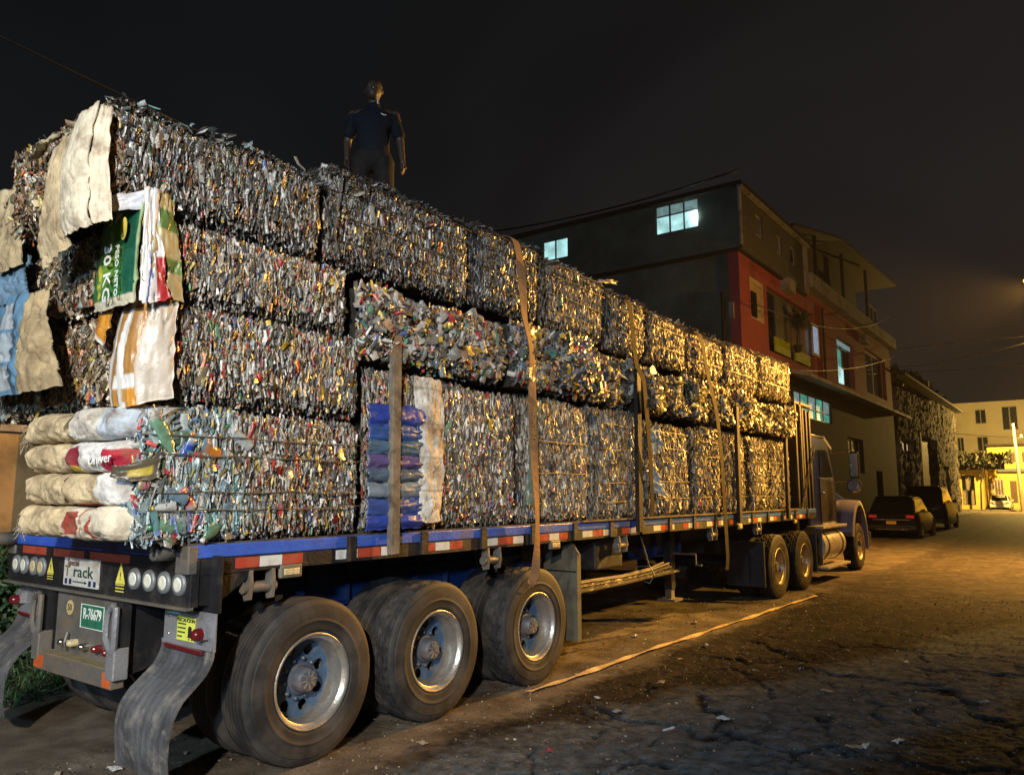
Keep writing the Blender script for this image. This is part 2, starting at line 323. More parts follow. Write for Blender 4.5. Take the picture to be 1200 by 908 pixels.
# ================================================================ BALES
PAL = {
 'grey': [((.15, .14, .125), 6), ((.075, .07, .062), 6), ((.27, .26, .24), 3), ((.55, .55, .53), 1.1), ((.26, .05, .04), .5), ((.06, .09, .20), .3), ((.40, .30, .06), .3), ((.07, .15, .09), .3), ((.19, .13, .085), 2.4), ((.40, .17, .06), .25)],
 'mixed': [((.25, .235, .20), 6), ((.11, .10, .085), 6), ((.40, .38, .33), 4), ((.68, .66, .61), 2.4), ((.42, .035, .03), 1.2), ((.07, .11, .28), .5), ((.60, .43, .06), .9), ((.07, .20, .09), .4), ((.50, .20, .06), .5), ((.25, .165, .09), 3), ((.45, .12, .15), .3)],
 'clear': [((.28, .36, .36), 5), ((.42, .50, .52), 3), ((.16, .19, .19), 3), ((.60, .64, .64), 2), ((.14, .30, .30), 2), ((.16, .22, .46), 1), ((.50, .07, .06), .4), ((.55, .52, .12), .3), ((.30, .27, .22), 3)],
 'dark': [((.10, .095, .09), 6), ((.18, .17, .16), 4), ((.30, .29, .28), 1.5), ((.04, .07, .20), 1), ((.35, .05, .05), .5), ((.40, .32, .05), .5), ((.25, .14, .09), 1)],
 'sodium_lit': [((.36, .32, .25), 5), ((.13, .11, .08), 6), ((.55, .51, .43), 3), ((.68, .64, .55), 1.5), ((.36, .13, .06), .5), ((.06, .10, .24), .4), ((.30, .26, .18), 2)],  # warm pale tones put the sodium lamplight into the bales' colour
 'loose': [((.30, .28, .25), 4), ((.14, .13, .12), 4), ((.55, .52, .47), 2), ((.10, .15, .30), .5), ((.50, .06, .06), .6), ((.68, .46, .07), 1.0), ((.35, .20, .10), 1.5), ((.07, .25, .2), .5)],
 'brown': [((.23, .16, .09), 5), ((.12, .08, .05), 4), ((.35, .27, .17), 3), ((.45, .12, .04), 1), ((.50, .42, .3), 1.2), ((.10, .14, .12), 1), ((.40, .30, .05), .7)],
}
rng = np.random.RandomState(11)
def flakes(name, faces, parent, dens, L=(.05, .12), W=(.012, .026), pal='mixed', tilt=.2, seed=0, depth=.03, m=None, phi=1.15, kind='stuff', lean=.16, big=.06):
    rs = np.random.RandomState(seed + 100); Vs = []; Cs = []
    P = PAL[pal]; wt = np.array([p[1] for p in P], float); wt /= wt.sum(); pc = np.array([p[0] for p in P])
    for f in faces:
        o, u, v, n = [np.array(f[k], float) for k in 'ouvn']; su, sv = f['su'], f['sv']; bump = f.get('bump')
        k = int(dens * f.get('d', 1) * su * sv); a = rs.rand(k) * su; b = rs.rand(k) * sv
        edge = np.minimum(np.minimum(a, su - a), np.minimum(b, sv - b)); rnd = f.get('round', .05); er = np.clip(1 - edge / rnd, 0, 1) ** 2 * rnd * .95
        h = rs.rand(k) * depth - depth * .5 - er + (bump(a, b) if bump else 0)
        c = o + np.outer(a, u) + np.outer(b, v) + np.outer(h, n)
        if su > .6: c = c + np.outer((fbm(a * 1.6, b * 1.2, seed % 40, 2) - .5) * .10 * (b / sv), v)
        t = rs.normal(0, tilt, k)[:, None]; ln = rs.normal(0, lean, k)[:, None]
        l = v * np.cos(t) + u * np.sin(t) + n * ln; l /= np.linalg.norm(l, axis=1, keepdims=True)
        w0 = np.cross(l, n); w0 /= np.linalg.norm(w0, axis=1, keepdims=True); n0 = np.cross(w0, l)
        ph = ((rs.rand(k) * 2 - 1) * phi)[:, None]; w1 = w0 * np.cos(ph) + n0 * np.sin(ph); n1 = np.cross(w1, l); n1 *= np.sign((n1 @ n))[:, None] + 1e-9
        lenh = rs.uniform(L[0], L[1], k) / 2; widh = rs.uniform(W[0], W[1], k) / 2
        bg_ = rs.rand(k) < big; sz_ = rs.uniform(1.5, 3.0, k); widh = np.where(bg_, widh * sz_, widh); lenh = np.where(bg_, lenh * 1.2, lenh)
        fold = widh * rs.uniform(-.2, 1.3, k); curl = lenh * rs.uniform(-.35, .25, k)
        vv = np.zeros((k, 3, 3, 3))
        for i, s in enumerate((-1, 0, 1)):
            for j, q in enumerate((-1, 0, 1)):
                taper = 1 - .35 * abs(s) * rs.rand(k)
                vv[:, i, j] = c + l * (s * lenh)[:, None] + w1 * (q * widh * taper)[:, None] + n1 * (fold * (1 - abs(q)) + curl * s * s)[:, None] + rs.normal(0, 1, (k, 3)) * (widh * .22)[:, None]
        ci = pc[rs.choice(len(P), k, p=wt)] * (rs.uniform(.35, 1.2, (k, 1)) if pal in ('mixed', 'grey') else rs.uniform(.6, 1.25, (k, 1)))
        cl = f.get('colfn')
        if cl: ci = cl(a, b, ci, rs)
        Vs.append(vv.reshape(-1, 3)); Cs.append(np.repeat(ci, 9, axis=0))
    V = np.concatenate(Vs); C = np.concatenate(Cs); k = len(V) // 9
    q = np.array([(0, 1, 4, 3), (1, 2, 5, 4), (3, 4, 7, 6), (4, 5, 8, 7)]); F = (q[None] + (np.arange(k) * 9)[:, None, None]).reshape(-1, 4)
    ob = nmesh(name, V, F, parent, m or PLASTIC, C)
    if kind: ob['kind'] = kind
    return ob

BOTTLE = mat('bottle_plastic', None, .22, 0, .15, 25, .35, 35, .7, attr='Col')
LABELS = [(.50, .03, .03), (.03, .08, .38), (.04, .22, .08), (.66, .46, .04), (.60, .60, .56), (.55, .10, .20), (.60, .22, .04), (.40, .34, .22)]
BODIES = [(.30, .38, .37), (.38, .42, .41), (.22, .24, .23), (.14, .26, .17), (.30, .24, .14), (.46, .48, .46), (.18, .27, .34)]
def bottles(name, faces, parent, dens, seed, L=(.16, .27), flat=(.3, .7), ang=3.14, bright=1, sink=.02):
    """crushed but recognisable drinks bottles: dented body, label band, neck and coloured cap"""
    rs = np.random.RandomState(seed); Vs = []; Cs = []; T = np.array([(0, .0), (.0, .85), (.06, 1), (.28, .93), (.42, .97), (.60, 1), (.76, .82), (.88, .36), (.91, .33), (.915, .42), (1.0, .42), (1.0, 0)]); nr = len(T); ns = 8
    for f in faces:
        o, u, v, n = [np.array(f[k], float) for k in 'ouvn']; su, sv = f['su'], f['sv']; bump = f.get('bump'); k = int(dens * su * sv)
        a = rs.uniform(.05, max(su - .05, .06), k); b = rs.uniform(.05, max(sv - .05, .06), k); h = rs.uniform(-.02, .02, k) - sink + (bump(a, b) if bump else 0)
        t = rs.uniform(-ang, ang, k)[:, None]; l = v * np.cos(t) + u * np.sin(t) + n * rs.normal(0, .12, k)[:, None]; l /= np.linalg.norm(l, axis=1, keepdims=True)
        w_ = np.cross(l, n); w_ /= np.linalg.norm(w_, axis=1, keepdims=True); n0 = np.cross(w_, l); n0 *= np.sign(n0 @ n)[:, None]
        ln = rs.uniform(*L, k); Rr = ln * rs.uniform(.15, .19, k); fl = rs.uniform(*flat, k); c = o + np.outer(a, u) + np.outer(b, v) + np.outer(h, n) - l * (ln / 2)[:, None]
        tw = rs.normal(0, .25, k)
        body = np.array(BODIES)[rs.randint(0, len(BODIES), k)] * rs.uniform(.6, 1.2, (k, 1)) * bright; lab = np.array(LABELS)[rs.randint(0, len(LABELS), k)] * rs.uniform(.7, 1.15, (k, 1)) * bright; cap = np.array(LABELS)[rs.randint(0, len(LABELS), k)]; hasl = rs.rand(k) < .45
        V = np.zeros((k, nr, ns, 3)); C = np.zeros((k, nr, ns, 3)); kink = rs.normal(0, .10, k)
        for i, (z, r_) in enumerate(T):
            for j in range(ns):
                th = 2 * math.pi * j / ns + tw * z; dn = 1 + rs.normal(0, .13 if 1 < i < 7 else .02, k)
                V[:, i, j] = c + l * (z * ln)[:, None] + w_ * (np.cos(th) * Rr * r_ * dn * 1.15 + kink * ln * z * z)[:, None] + n0 * (np.sin(th) * Rr * r_ * dn * (fl if i < 7 else .9))[:, None]
            C[:, i] = (np.where((hasl & (2 < i < 6))[:, None], lab, body) if i < 9 else cap)[:, None, :]
        Vs.append(V.reshape(-1, 3)); Cs.append(C.reshape(-1, 3))
    V = np.concatenate(Vs); C = np.concatenate(Cs); kk = len(V) // (nr * ns); q = np.array([(i * ns + j, i * ns + (j + 1) % ns, (i + 1) * ns + (j + 1) % ns, (i + 1) * ns + j) for i in range(nr - 1) for j in range(ns)])
    F = (q[None] + (np.arange(kk) * nr * ns)[:, None, None]).reshape(-1, 4); ob = nmesh(name, V, F, parent, BOTTLE, C); ob['kind'] = 'stuff'; return ob
X1 = -1.24  # split between the two columns of bales
GRP = 'bales of crushed plastic bottles stacked on the trailer'
def lump(amp, s, o):
    return lambda a, b: (fbm(a * s, b * s, o, 3) - .5) * 2 * amp
def puff(su, sv, amp, s, o, wz=(), z0=0, bul=.035):
    def f(a, b):
        h = (fbm(a * s, b * s, o, 3) - .5) * 2 * amp + bul * (np.sin(np.pi * np.clip(a / su, 0, 1)) * np.sin(np.pi * np.clip(b / sv, 0, 1))) ** .6 - bul * .5 + .03 * (vn(a * 1.3, b * 1.1, o + 11) - .5)
        for z in wz: h = h - .018 * np.exp(-((b - (z - z0)) / .028) ** 2)
        return h
    return f
def core_slab(bb, parent, amp, s, o, inset=.035, rear=False):
    x0, x1, y0, y1, z0, z1 = bb; fn = lump(amp, s, o); ny = max(4, int((y1 - y0) / .07)); nz = max(4, int((z1 - z0) / .07))
    mb = MB(); xb = x0 + .02
    A, B = np.meshgrid(np.linspace(0, y1 - y0, ny), np.linspace(0, z1 - z0, nz), indexing='ij')
    e = np.minimum(np.minimum(A, y1 - y0 - A), np.minimum(B, z1 - z0 - B)); X = x1 - inset + fn(A, B) - np.clip(1 - e / .10, 0, 1) ** 2 * .12
    Pn = np.stack([X, y0 + inset + A * (1 - 2 * inset / (y1 - y0)), z0 + .012 + B * (1 - .04 / (z1 - z0))], -1); mb.grid(Pn)
    bk = Pn.copy(); bk[..., 0] = xb; mb.grid(bk)
    for E1, E2 in ((Pn[0], bk[0]), (Pn[-1], bk[-1]), (Pn[:, 0], bk[:, 0]), (Pn[:, -1], bk[:, -1])): mb.grid(np.stack([E1, E2]))
    return mb.build('bale_core', DARKBALE, parent)
def wires(parent, x, y0, y1, zs, m=WIRE, r=.0045, sag=.012, z1end=None):
    first = None
    for i, z in enumerate(zs):
        rs = random.Random(i * 7 + int(y0 * 50)); pts = []; k = 8
        for j in range(k + 1):
            t = j / k; pts.append((x + rs.uniform(-.006, .012) - .05 * (abs(2 * t - 1) ** 8), y0 + (y1 - y0) * t, z + rs.uniform(-sag, sag) * .6))
        MB().tube(pts, r, 5).build('baling_wire', m, parent)
DULL = mat('dusty_plastic', None, .5, 0, .25, 30, .25, 60, .45, attr='Col')
def bale(label, bb, pal='mixed', dens=2600, wz=(), wm=WIRE, rear=False, top=False, front=False, amp=.018, s=4, seed=0, L=(.04, .10), W=(.007, .0175), tilt=.2, depth=.04, phi=1.15, colfn=None, lean=.16, skipside=False, twine_v=False, rpal=None, big=.10, gap=.012):
    x0, x1, y0, y1, z0, z1 = bb; dens *= 2.3 if pal in ('mixed', 'grey') else 1.75 if not amp > .05 else 1.5
    root = thing('plastic_bale', label, 'bale', ((x0 + x1) / 2, (y0 + y1) / 2, z0), GRP)
    core_slab(bb, root, amp, s, seed)
    fs = []
    if not skipside: fs.append(dict(o=(x1, y0 + gap * .6, z0 + gap), u=(0, 1, 0), v=(0, 0, 1), n=(1, 0, 0), su=y1 - y0 - gap * 1.2, sv=z1 - z0 - 2 * gap, bump=puff(y1 - y0, z1 - z0, amp, s, seed, wz, z0), colfn=colfn, round=.10))
    if top: fs.append(dict(o=(x1 - .55, y0, z1), u=(0, 1, 0), v=(1, 0, 0), n=(0, 0, 1), su=y1 - y0, sv=.55, d=.55, bump=lump(.03, 5, seed + 2)))
    if front: fs.append(dict(o=(x0, y1, z0), u=(1, 0, 0), v=(0, 0, 1), n=(0, 1, 0), su=x1 - x0, sv=z1 - z0, d=.5))
    if fs: flakes('crushed_bottles', fs, root, dens, L, W, pal, tilt, seed, depth, DULL if pal == 'sodium_lit' else None, phi=phi, lean=lean, big=big)
    if rear: flakes('bale_end_bottles', [dict(o=(x0, y0, z0), u=(1, 0, 0), v=(0, 0, 1), n=(0, -1, 0), su=x1 - x0, sv=z1 - z0, bump=lump(amp * 1.5, s, seed + 5), round=.1)], root, 3800, (.04, .10), (.009, .024), rpal or pal, .6, seed + 3, .05, phi=1.2, lean=.35)
    if rear: bottles('crushed_bottle_ends', [dict(o=(x0, y0, z0), u=(1, 0, 0), v=(0, 0, 1), n=(0, -1, 0), su=x1 - x0, sv=z1 - z0, bump=lump(amp * 1.5, s, seed + 5))], root, 55, seed + 9, (.10, .20), bright=.8)
    if not skipside and amp < .05: bottles('flattened_bottle', [dict(o=(x1, y0 + .05, z0 + .05), u=(0, 1, 0), v=(0, 0, 1), n=(1, 0, 0), su=y1 - y0 - .1, sv=z1 - z0 - .1, bump=puff(y1 - y0, z1 - z0, amp, s, seed, wz, z0))], root, 10, seed + 7, (.09, .17), (.25, .5), .35, .9, .0)
    if wz: wires(root, x1 + .046, y0 + .02, y1 - .02, wz, wm)
    return root

# cloth patches
def bez(ctrl, U, Vv):
    C = np.asarray(ctrl, float); n, m_ = C.shape[0] - 1, C.shape[1] - 1; from math import comb
    bu = np.stack([comb(n, i) * U ** i * (1 - U) ** (n - i) for i in range(n + 1)], -1); bv = np.stack([comb(m_, j) * Vv ** j * (1 - Vv) ** (m_ - j) for j in range(m_ + 1)], -1)
    return np.einsum('abi,abj,ijk->abk', bu, bv, C)
def cloth(name, ctrl, colfn, parent, nu=46, nv=46, amp=.012, s=5, seed=0, m=None, ragged=.006, stretch=(1, 1), thick=.003):
    U, Vv = np.meshgrid(np.linspace(0, 1, nu), np.linspace(0, 1, nv), indexing='ij'); P = bez(ctrl, U, Vv)
    du = np.gradient(P, axis=0); dv = np.gradient(P, axis=1); nn = np.cross(du, dv); nn /= np.linalg.norm(nn, axis=-1, keepdims=True) + 1e-9
    h = (fbm(U * s * stretch[0], Vv * s * stretch[1], seed, 3) - .5) * 2.4 * amp + (np.abs(vn(U * s * 1.7 * stretch[0], Vv * s * 1.7 * stretch[1], seed + 9) - .5)) * amp * 1.3 - amp * 1.1 * np.clip(1 - np.abs(fbm(U * 3.1 * stretch[0], Vv * 3.1 * stretch[1], seed + 31, 3) - .5) / .03, 0, 1)
    P = P + nn * h[..., None]
    e = np.minimum(np.minimum(U, 1 - U), np.minimum(Vv, 1 - Vv)); k = (e < .02); P = P + (k[..., None]) * (np.stack([vn(U * 11, Vv * 11, seed + a) - .5 for a in (1, 2, 3)], -1)) * ragged * 3
    C = colfn(U, Vv); C = C * (1 - .25 * np.clip((fbm(U * 4, Vv * 4, seed + 4) - .5) * 3, 0, 1))[..., None]
    B = P - nn * thick; a, b = nu, nv; i1 = np.arange(a * b).reshape(a, b); i2 = i1 + a * b
    q = lambda ix: np.stack([ix[:-1, :-1], ix[1:, :-1], ix[1:, 1:], ix[:-1, 1:]], -1).reshape(-1, 4)
    Fs = [q(i1), q(i2)[:, ::-1]]
    for A1, A2 in ((i1[0], i2[0]), (i1[-1], i2[-1]), (i1[:, 0], i2[:, 0]), (i1[:, -1], i2[:, -1])): Fs.append(np.stack([A1[:-1], A1[1:], A2[1:], A2[:-1]], -1))
    return nmesh(name, np.concatenate([P.reshape(-1, 3), B.reshape(-1, 3)]), np.concatenate(Fs), parent, m or CLOTH, np.tile(C.reshape(-1, 3), (2, 1)), True)
def flat(c): return lambda U, V: np.ones(U.shape + (3,)) * np.array(c)
def regions(base, *regs):
    def f(U, V):
        C = np.ones(U.shape + (3,)) * np.array(base)
        for (u0, u1, v0, v1, c) in regs: C[(U >= u0) & (U <= u1) & (V >= v0) & (V <= v1)] = c
        return C
    return f
def pillow(name, x0, x1, y, z0, z1, bulge, colr, parent, seed=0, wrap=0, m=None, fringe=False, colfn=None):
    """rolled sack: a rounded bulge on the rear face, its right end may wrap round the bale corner"""
    nu, nv = 44, 26; U, V = np.meshgrid(np.linspace(0, 1, nu), np.linspace(0, 1, nv), indexing='ij')
    ang = (V - .5) * math.pi * 1.0
    hz = (z1 - z0) / 2; endr = 1 - .25 * np.clip(1 - U / .12, 0, 1) ** 2 - (.10 * np.clip((U - .9) / .1, 0, 1) ** 2)
    x = x0 + (x1 - x0) * U + (fbm(U * 3, V * 3, seed) - .5) * .03
    yy = y - bulge * (np.cos(ang) ** .55) * endr + (fbm(U * 6, V * 3, seed + 3) - .5) * .075 + .018 * np.clip(1 - np.abs(fbm(U * 5, V * 2.2, seed + 33, 3) - .5) / .035, 0, 1)
    z = (z0 + z1) / 2 + hz * np.sin(ang) * endr + (fbm(U * 5, V * 2, seed + 6) - .5) * .03 + (.5 - U) * .0
    if wrap: yy = yy + np.clip((U - .72) / .28, 0, 1) ** 2 * wrap; x = x + np.clip((U - .6) / .4, 0, 1) * .02
    P = np.stack([x, yy, z], -1); C = (colfn or flat(colr))(U, V); C = C * (.78 + .44 * fbm(U * 6, V * 3, seed + 8))[..., None]
    ix = np.arange(nu * nv).reshape(nu, nv); F = np.stack([ix[:-1, :-1], ix[1:, :-1], ix[1:, 1:], ix[:-1, 1:]], -1).reshape(-1, 4)
    Bk = P.copy(); Bk[..., 1] = y + .05 + (wrap if wrap else 0) * .0; Bk[..., 2] = np.clip(Bk[..., 2], z0 + .01, z1 - .01); n = nu * nv
    if wrap: Bk[..., 0] -= .06; Bk[..., 1] += np.clip((U - .72) / .28, 0, 1) ** 2 * wrap * .9
    Fs = [F, (F + n)[:, ::-1]]
    for A in (ix[0], ix[-1], ix[:, 0], ix[:, -1]): Fs.append(np.stack([A[:-1], A[1:], A[1:] + n, A[:-1] + n], -1))
    o = nmesh(name, np.concatenate([P.reshape(-1, 3), Bk.reshape(-1, 3)]), np.concatenate(Fs), parent, m or CLOTH, np.tile(C.reshape(-1, 3), (2, 1)), True)
    if fringe:
        mb = MB(); rr = random.Random(seed)
        for i in range(26):
            z_ = rr.uniform(z0 + .02, z1 - .02); p = (x0 + .03, y - bulge * .5 + rr.uniform(-.05, .04), z_)
            mb.tube([p, (p[0] - rr.uniform(.02, .05), p[1] + rr.uniform(-.02, .02), z_ - rr.uniform(0, .03)), (p[0] - rr.uniform(.04, .09), p[1] + rr.uniform(-.03, .03), z_ - rr.uniform(.02, .09))], .0022, 3)
        mb.build('loose_thread', mat('sack_thread', (.6, .55, .42), .8, bump=0), o)
    return o
CREAM = (.60, .47, .28); CREAML = (.68, .60, .45); WHITE_S = (.66, .64, .60); TAN = (.42, .32, .18)

# --- rear stack, right-hand column
def l1col(a, b, ci, rs):   # clear big bottles near the rear corner, dense mixed strips beyond
    k = (a < .62 + .1 * np.sin(b * 9)); wc = np.array([p[1] for p in PAL['clear']]); cc = np.array([p[0] for p in PAL['clear']])[rs.choice(len(wc), len(a), p=wc / wc.sum())]
    ci[k] = (cc * rs.uniform(.6, 1.2, (len(a), 1)))[k]; return ci
b1 = bale('lowest bale at the rear end of the load, ended with eight rolled cream sacks', (X1, 0, -.36, 1.28, 1.45, 2.2), 'mixed', 2600, wz=(1.62, 1.72, 1.93, 2.04), seed=1, colfn=l1col)
bottles('flattened_bottle', [dict(o=(-.005, -.32, 1.46), u=(0, 1, 0), v=(0, 0, 1), n=(1, 0, 0), su=.66, sv=.72)], b1, 120, 51, (.12, .24), sink=-.005)
flakes('plastic_film', [dict(o=(.0, -.34, 1.45), u=(0, 1, 0), v=(0, 0, 1), n=(1, 0, 0), su=.62, sv=.74, round=.06)], b1, 1500, (.04, .09), (.012, .03), 'clear', .9, 51, .04, phi=.9)
rows = [(1.455, 1.64), (1.645, 1.83), (1.835, 2.01), (2.015, 2.20)]
for i, (a, b) in enumerate(rows):
    pillow('sack', -1.30 + (.04, .09, .10, 0)[i], -.68, -.32, a, b, .12, CREAM, b1, 10 + i, fringe=i in (0, 3))
    cf = None
    if i == 2: cf = regions(WHITE_S, (.08, .30, .0, .72, (.24, .025, .035)), (.12, .28, .0, .3, (.50, .38, .05)), (.66, .995, .06, .62, (.42, .02, .045)))
    if i == 0: cf = regions(CREAML, (.05, .28, .25, .75, (.34, .05, .035)), (.5, .56, .2, .8, (.42, .07, .04)), (.34, .36, .1, .9, (.35, .12, .06)))
    if i == 3: cf = regions((.60, .56, .48), (.55, 1, 0, 1, (.5, .56, .62)))
    if i == 1: cf = regions(CREAM, (.6, 1, 0, 1, WHITE_S), (.05, .5, .0, .14, (.35, .06, .04)))
    s_ = pillow('sack', -.69, -.005, -.32, a, b, .12, CREAML, b1, 20 + i, wrap=.22, colfn=cf)
    if i == 2: text('lettering', 'Univer', .075, (-.20, -.462, 1.90), (1, .10, .07), (-.05, 0, 1), INKW, s_, sx=1.05)
cloth('torn_bag', [[(-.06, -.47, 1.80), (-.03, -.46, 1.86)], [(.03, -.36, 1.76), (.04, -.35, 1.88)], [(.05, -.26, 1.80), (.05, -.25, 1.94)]], regions((.10, .08, .05), (.3, .8, .2, .55, (.50, .38, .06))), b1, 16, 12, .006, m=FILM)

b2 = bale('second bale up at the rear end, with an orange and white printed corner bag', (X1, 0, -.32, 1.25, 2.24, 2.79), 'mixed', 2800, seed=2, rear=True, rpal='brown')
ORG = (.62, .27, .035); ORB = (.40, .20, .055)
def bagcol(U, V):   # U across, V up
    C = np.ones(U.shape + (3,)) * np.array(WHITE_S); w_ = U + .04 * np.sin(V * 5)
    C[(w_ > .10) & (w_ < .17)] = ORG; C[(w_ > .30) & (w_ < .41)] = ORB; C[(w_ > .50) & (w_ < .68)] = ORB; C[(V < .16) & (w_ > .55) & (w_ < .8)] = ORG; C[(V < .30) & (V > .16) & (w_ > .35) & (w_ < .7)] = (.7, .68, .64); C[(w_ > .68)] = (.60, .52, .42)
    return C
sk = cloth('printed_bag', [[(-.34, -.34, 2.22), (-.40, -.36, 2.48), (-.36, -.33, 2.68)], [(-.24, -.40, 2.19), (-.28, -.46, 2.48), (-.22, -.38, 2.76)], [(-.06, -.44, 2.17), (-.08, -.48, 2.48), (-.04, -.42, 2.80)], [(.06, -.40, 2.18), (.08, -.42, 2.48), (.05, -.38, 2.80)], [(.07, -.22, 2.24), (.09, -.24, 2.5), (.06, -.21, 2.80)]], bagcol, b2, 60, 40, .018, 3, 5, FILM, stretch=(2.2, .6))
cloth('printed_bag', [[(-.52, -.36, 2.68), (-.46, -.40, 2.72)], [(-.42, -.46, 2.60), (-.34, -.44, 2.78)], [(-.30, -.44, 2.54), (-.24, -.42, 2.74)]], regions(ORG, (0, 1, 0, .12, WHITE_S)), b2, 20, 16, .008, m=FILM)
cloth('torn_bag', [[(-.58, -.30, 2.32), (-.54, -.33, 2.40)], [(-.50, -.38, 2.36), (-.44, -.36, 2.56)], [(-.47, -.30, 2.60), (-.36, -.30, 2.70)]], regions((.40, .34, .22), (.2, .6, .3, .8, (.10, .32, .16))), b2, 20, 16, .012, m=FILM)

b3 = bale('third bale up at the rear end, with a green thirty kilogram bag', (X1, 0, -.42, 1.12, 2.82, 3.27), 'mixed', 2700, seed=3, rear=True, rpal='brown')
GRN = (.035, .16, .045); GRL = (.20, .38, .03)
def greencol(U, V):
    C = np.ones(U.shape + (3,)) * np.array(GRN); r = np.clip(1 - np.hypot((U - .35) / .34, (V - .52) / .42), 0, 1)[..., None]; C = C * (1 - r) + np.array(GRL) * r
    C[(U > .72) & (U < .94)] = (.012, .10, .06); C[U > .94] = (.35, .45, .22); C[(V < .10)] = (.55, .50, .36); C[((U - .15) ** 2 / .006 + (V - .3) ** 2 / .03 < 1) & (vn(U * 30, V * 30) > .5)] = (.55, .50, .06); C[((U - .4) ** 2 / .05 + (V - .93) ** 2 / .004 < 1) & (vn(U * 40, V * 20) > .5)] = (.60, .58, .2)
    return C
sg = cloth('printed_bag', [[(-.40, -.45, 2.74), (-.42, -.46, 3.0), (-.40, -.44, 3.30)], [(-.16, -.48, 2.73), (-.17, -.52, 3.0), (-.16, -.48, 3.30)], [(.07, -.46, 2.74), (.07, -.47, 3.0), (.07, -.45, 3.30)]], greencol, b3, 50, 44, .009, 3, 6, FILM, stretch=(1, 1))
text('lettering', '30 KG', .125, (-.17, -.510, 2.92), (0, .02, -1), (1, -.05, 0), INKW, sg)
text('lettering', 'PESO NETO', .055, (-.065, -.508, 2.92), (0, .02, -1), (1, -.05, 0), INKW, sg)
el_ = MB(); el_.add([(-.02 + .035 * math.cos(t_ * math.pi / 8), -.505, 3.15 + .065 * math.sin(t_ * math.pi / 8)) for t_ in range(16)], [tuple(range(16))]); el_.build('badge', INKY, sg, fix=False)
def whtcol(U, V):
    C = np.ones(U.shape + (3,)) * np.array((.70, .68, .66)); C[(U > .72) & (V < .45)] = (.40, .03, .03); C[(abs(U - .35 - V * .4) < .035) & (V < .5)] = (.08, .10, .30); C[(abs(U - .75 + V * .7) < .04) & (V < .5) & (V > .25)] = (.08, .10, .30); return C
cloth('printed_bag', [[(.07, -.44, 2.74), (.075, -.45, 3.0), (.06, -.44, 3.38)], [(.105, -.41, 2.72), (.105, -.41, 3.0), (.09, -.41, 3.40)], [(.11, -.29, 2.78), (.09, -.35, 3.0), (.07, -.37, 3.38)]], whtcol, b3, 30, 40, .012, 3, 9, FILM)
def tancol(U, V):
    C = np.ones(U.shape + (3,)) * np.array((.44, .34, .16)); C[(V > .62) & (V < .84) & (U < .45)] = (.62, .52, .06); C[(V > .62) & (V < .84) & (U >= .45)] = (.10, .16, .04); C[(abs(V - .3) < .06) & (U > .4)] = (.14, .20, .05); return C
cloth('printed_bag', [[(.07, -.44, 2.86), (.06, -.45, 3.1), (.05, -.44, 3.40)], [(.10, -.34, 2.78), (.09, -.36, 3.1), (.08, -.35, 3.41)], [(.07, -.19, 2.78), (.08, -.24, 3.1), (.05, -.27, 3.36)]], tancol, b3, 34, 40, .016, 4, 12, FILM)

b4 = bale('topmost bale at the rear corner, dark strips with two pale woven sacks', (X1, 0, -.62, .85, 3.31, 3.87), 'grey', 3000, seed=4, rear=True, top=True, rpal='brown')
cloth('sack', [[(-.30, -.68, 3.10), (-.44, -.74, 3.40), (-.28, -.68, 3.74)], [(-.12, -.76, 3.07), (-.18, -.84, 3.42), (-.12, -.72, 3.80)], [(.05, -.70, 3.10), (-.01, -.76, 3.42), (.0, -.68, 3.80)]], flat(CREAML), b4, 50, 50, .014, 3, 2, stretch=(.7, 1.3))
cloth('sack', [[(.03, -.70, 3.11), (-.02, -.75, 3.42), (-.01, -.68, 3.79)], [(.10, -.62, 3.14), (.05, -.66, 3.42), (.03, -.63, 3.78)]], flat(CREAML), b4, 16, 44, .01, 3, 3, stretch=(1, .7))
cloth('sack', [[(-.62, -.64, 2.98), (-.70, -.70, 3.3), (-.62, -.66, 3.66)], [(-.42, -.70, 3.02), (-.50, -.78, 3.3), (-.44, -.70, 3.72)], [(-.22, -.68, 3.04), (-.34, -.74, 3.35), (-.28, -.68, 3.72)]], flat(CREAM), b4, 40, 50, .018, 3, 4, stretch=(.7, 1.3))
cloth('torn_bag', [[(-.78, -.72, 3.66), (-.76, -.66, 3.70)], [(-.62, -.78, 3.68), (-.60, -.70, 3.76)], [(-.40, -.74, 3.70), (-.38, -.66, 3.78)]], flat((.42, .36, .24)), b4, 24, 10, .02, 4, 14)
cloth('torn_bag', [[(-.05, -.62, 3.22), (-.04, -.60, 3.30)], [(.04, -.52, 3.22), (.05, -.50, 3.34)], [(.06, -.42, 3.28), (.06, -.40, 3.40)]], flat((.62, .64, .70)), b4, 12, 12, .012, 4, 15, FILM)

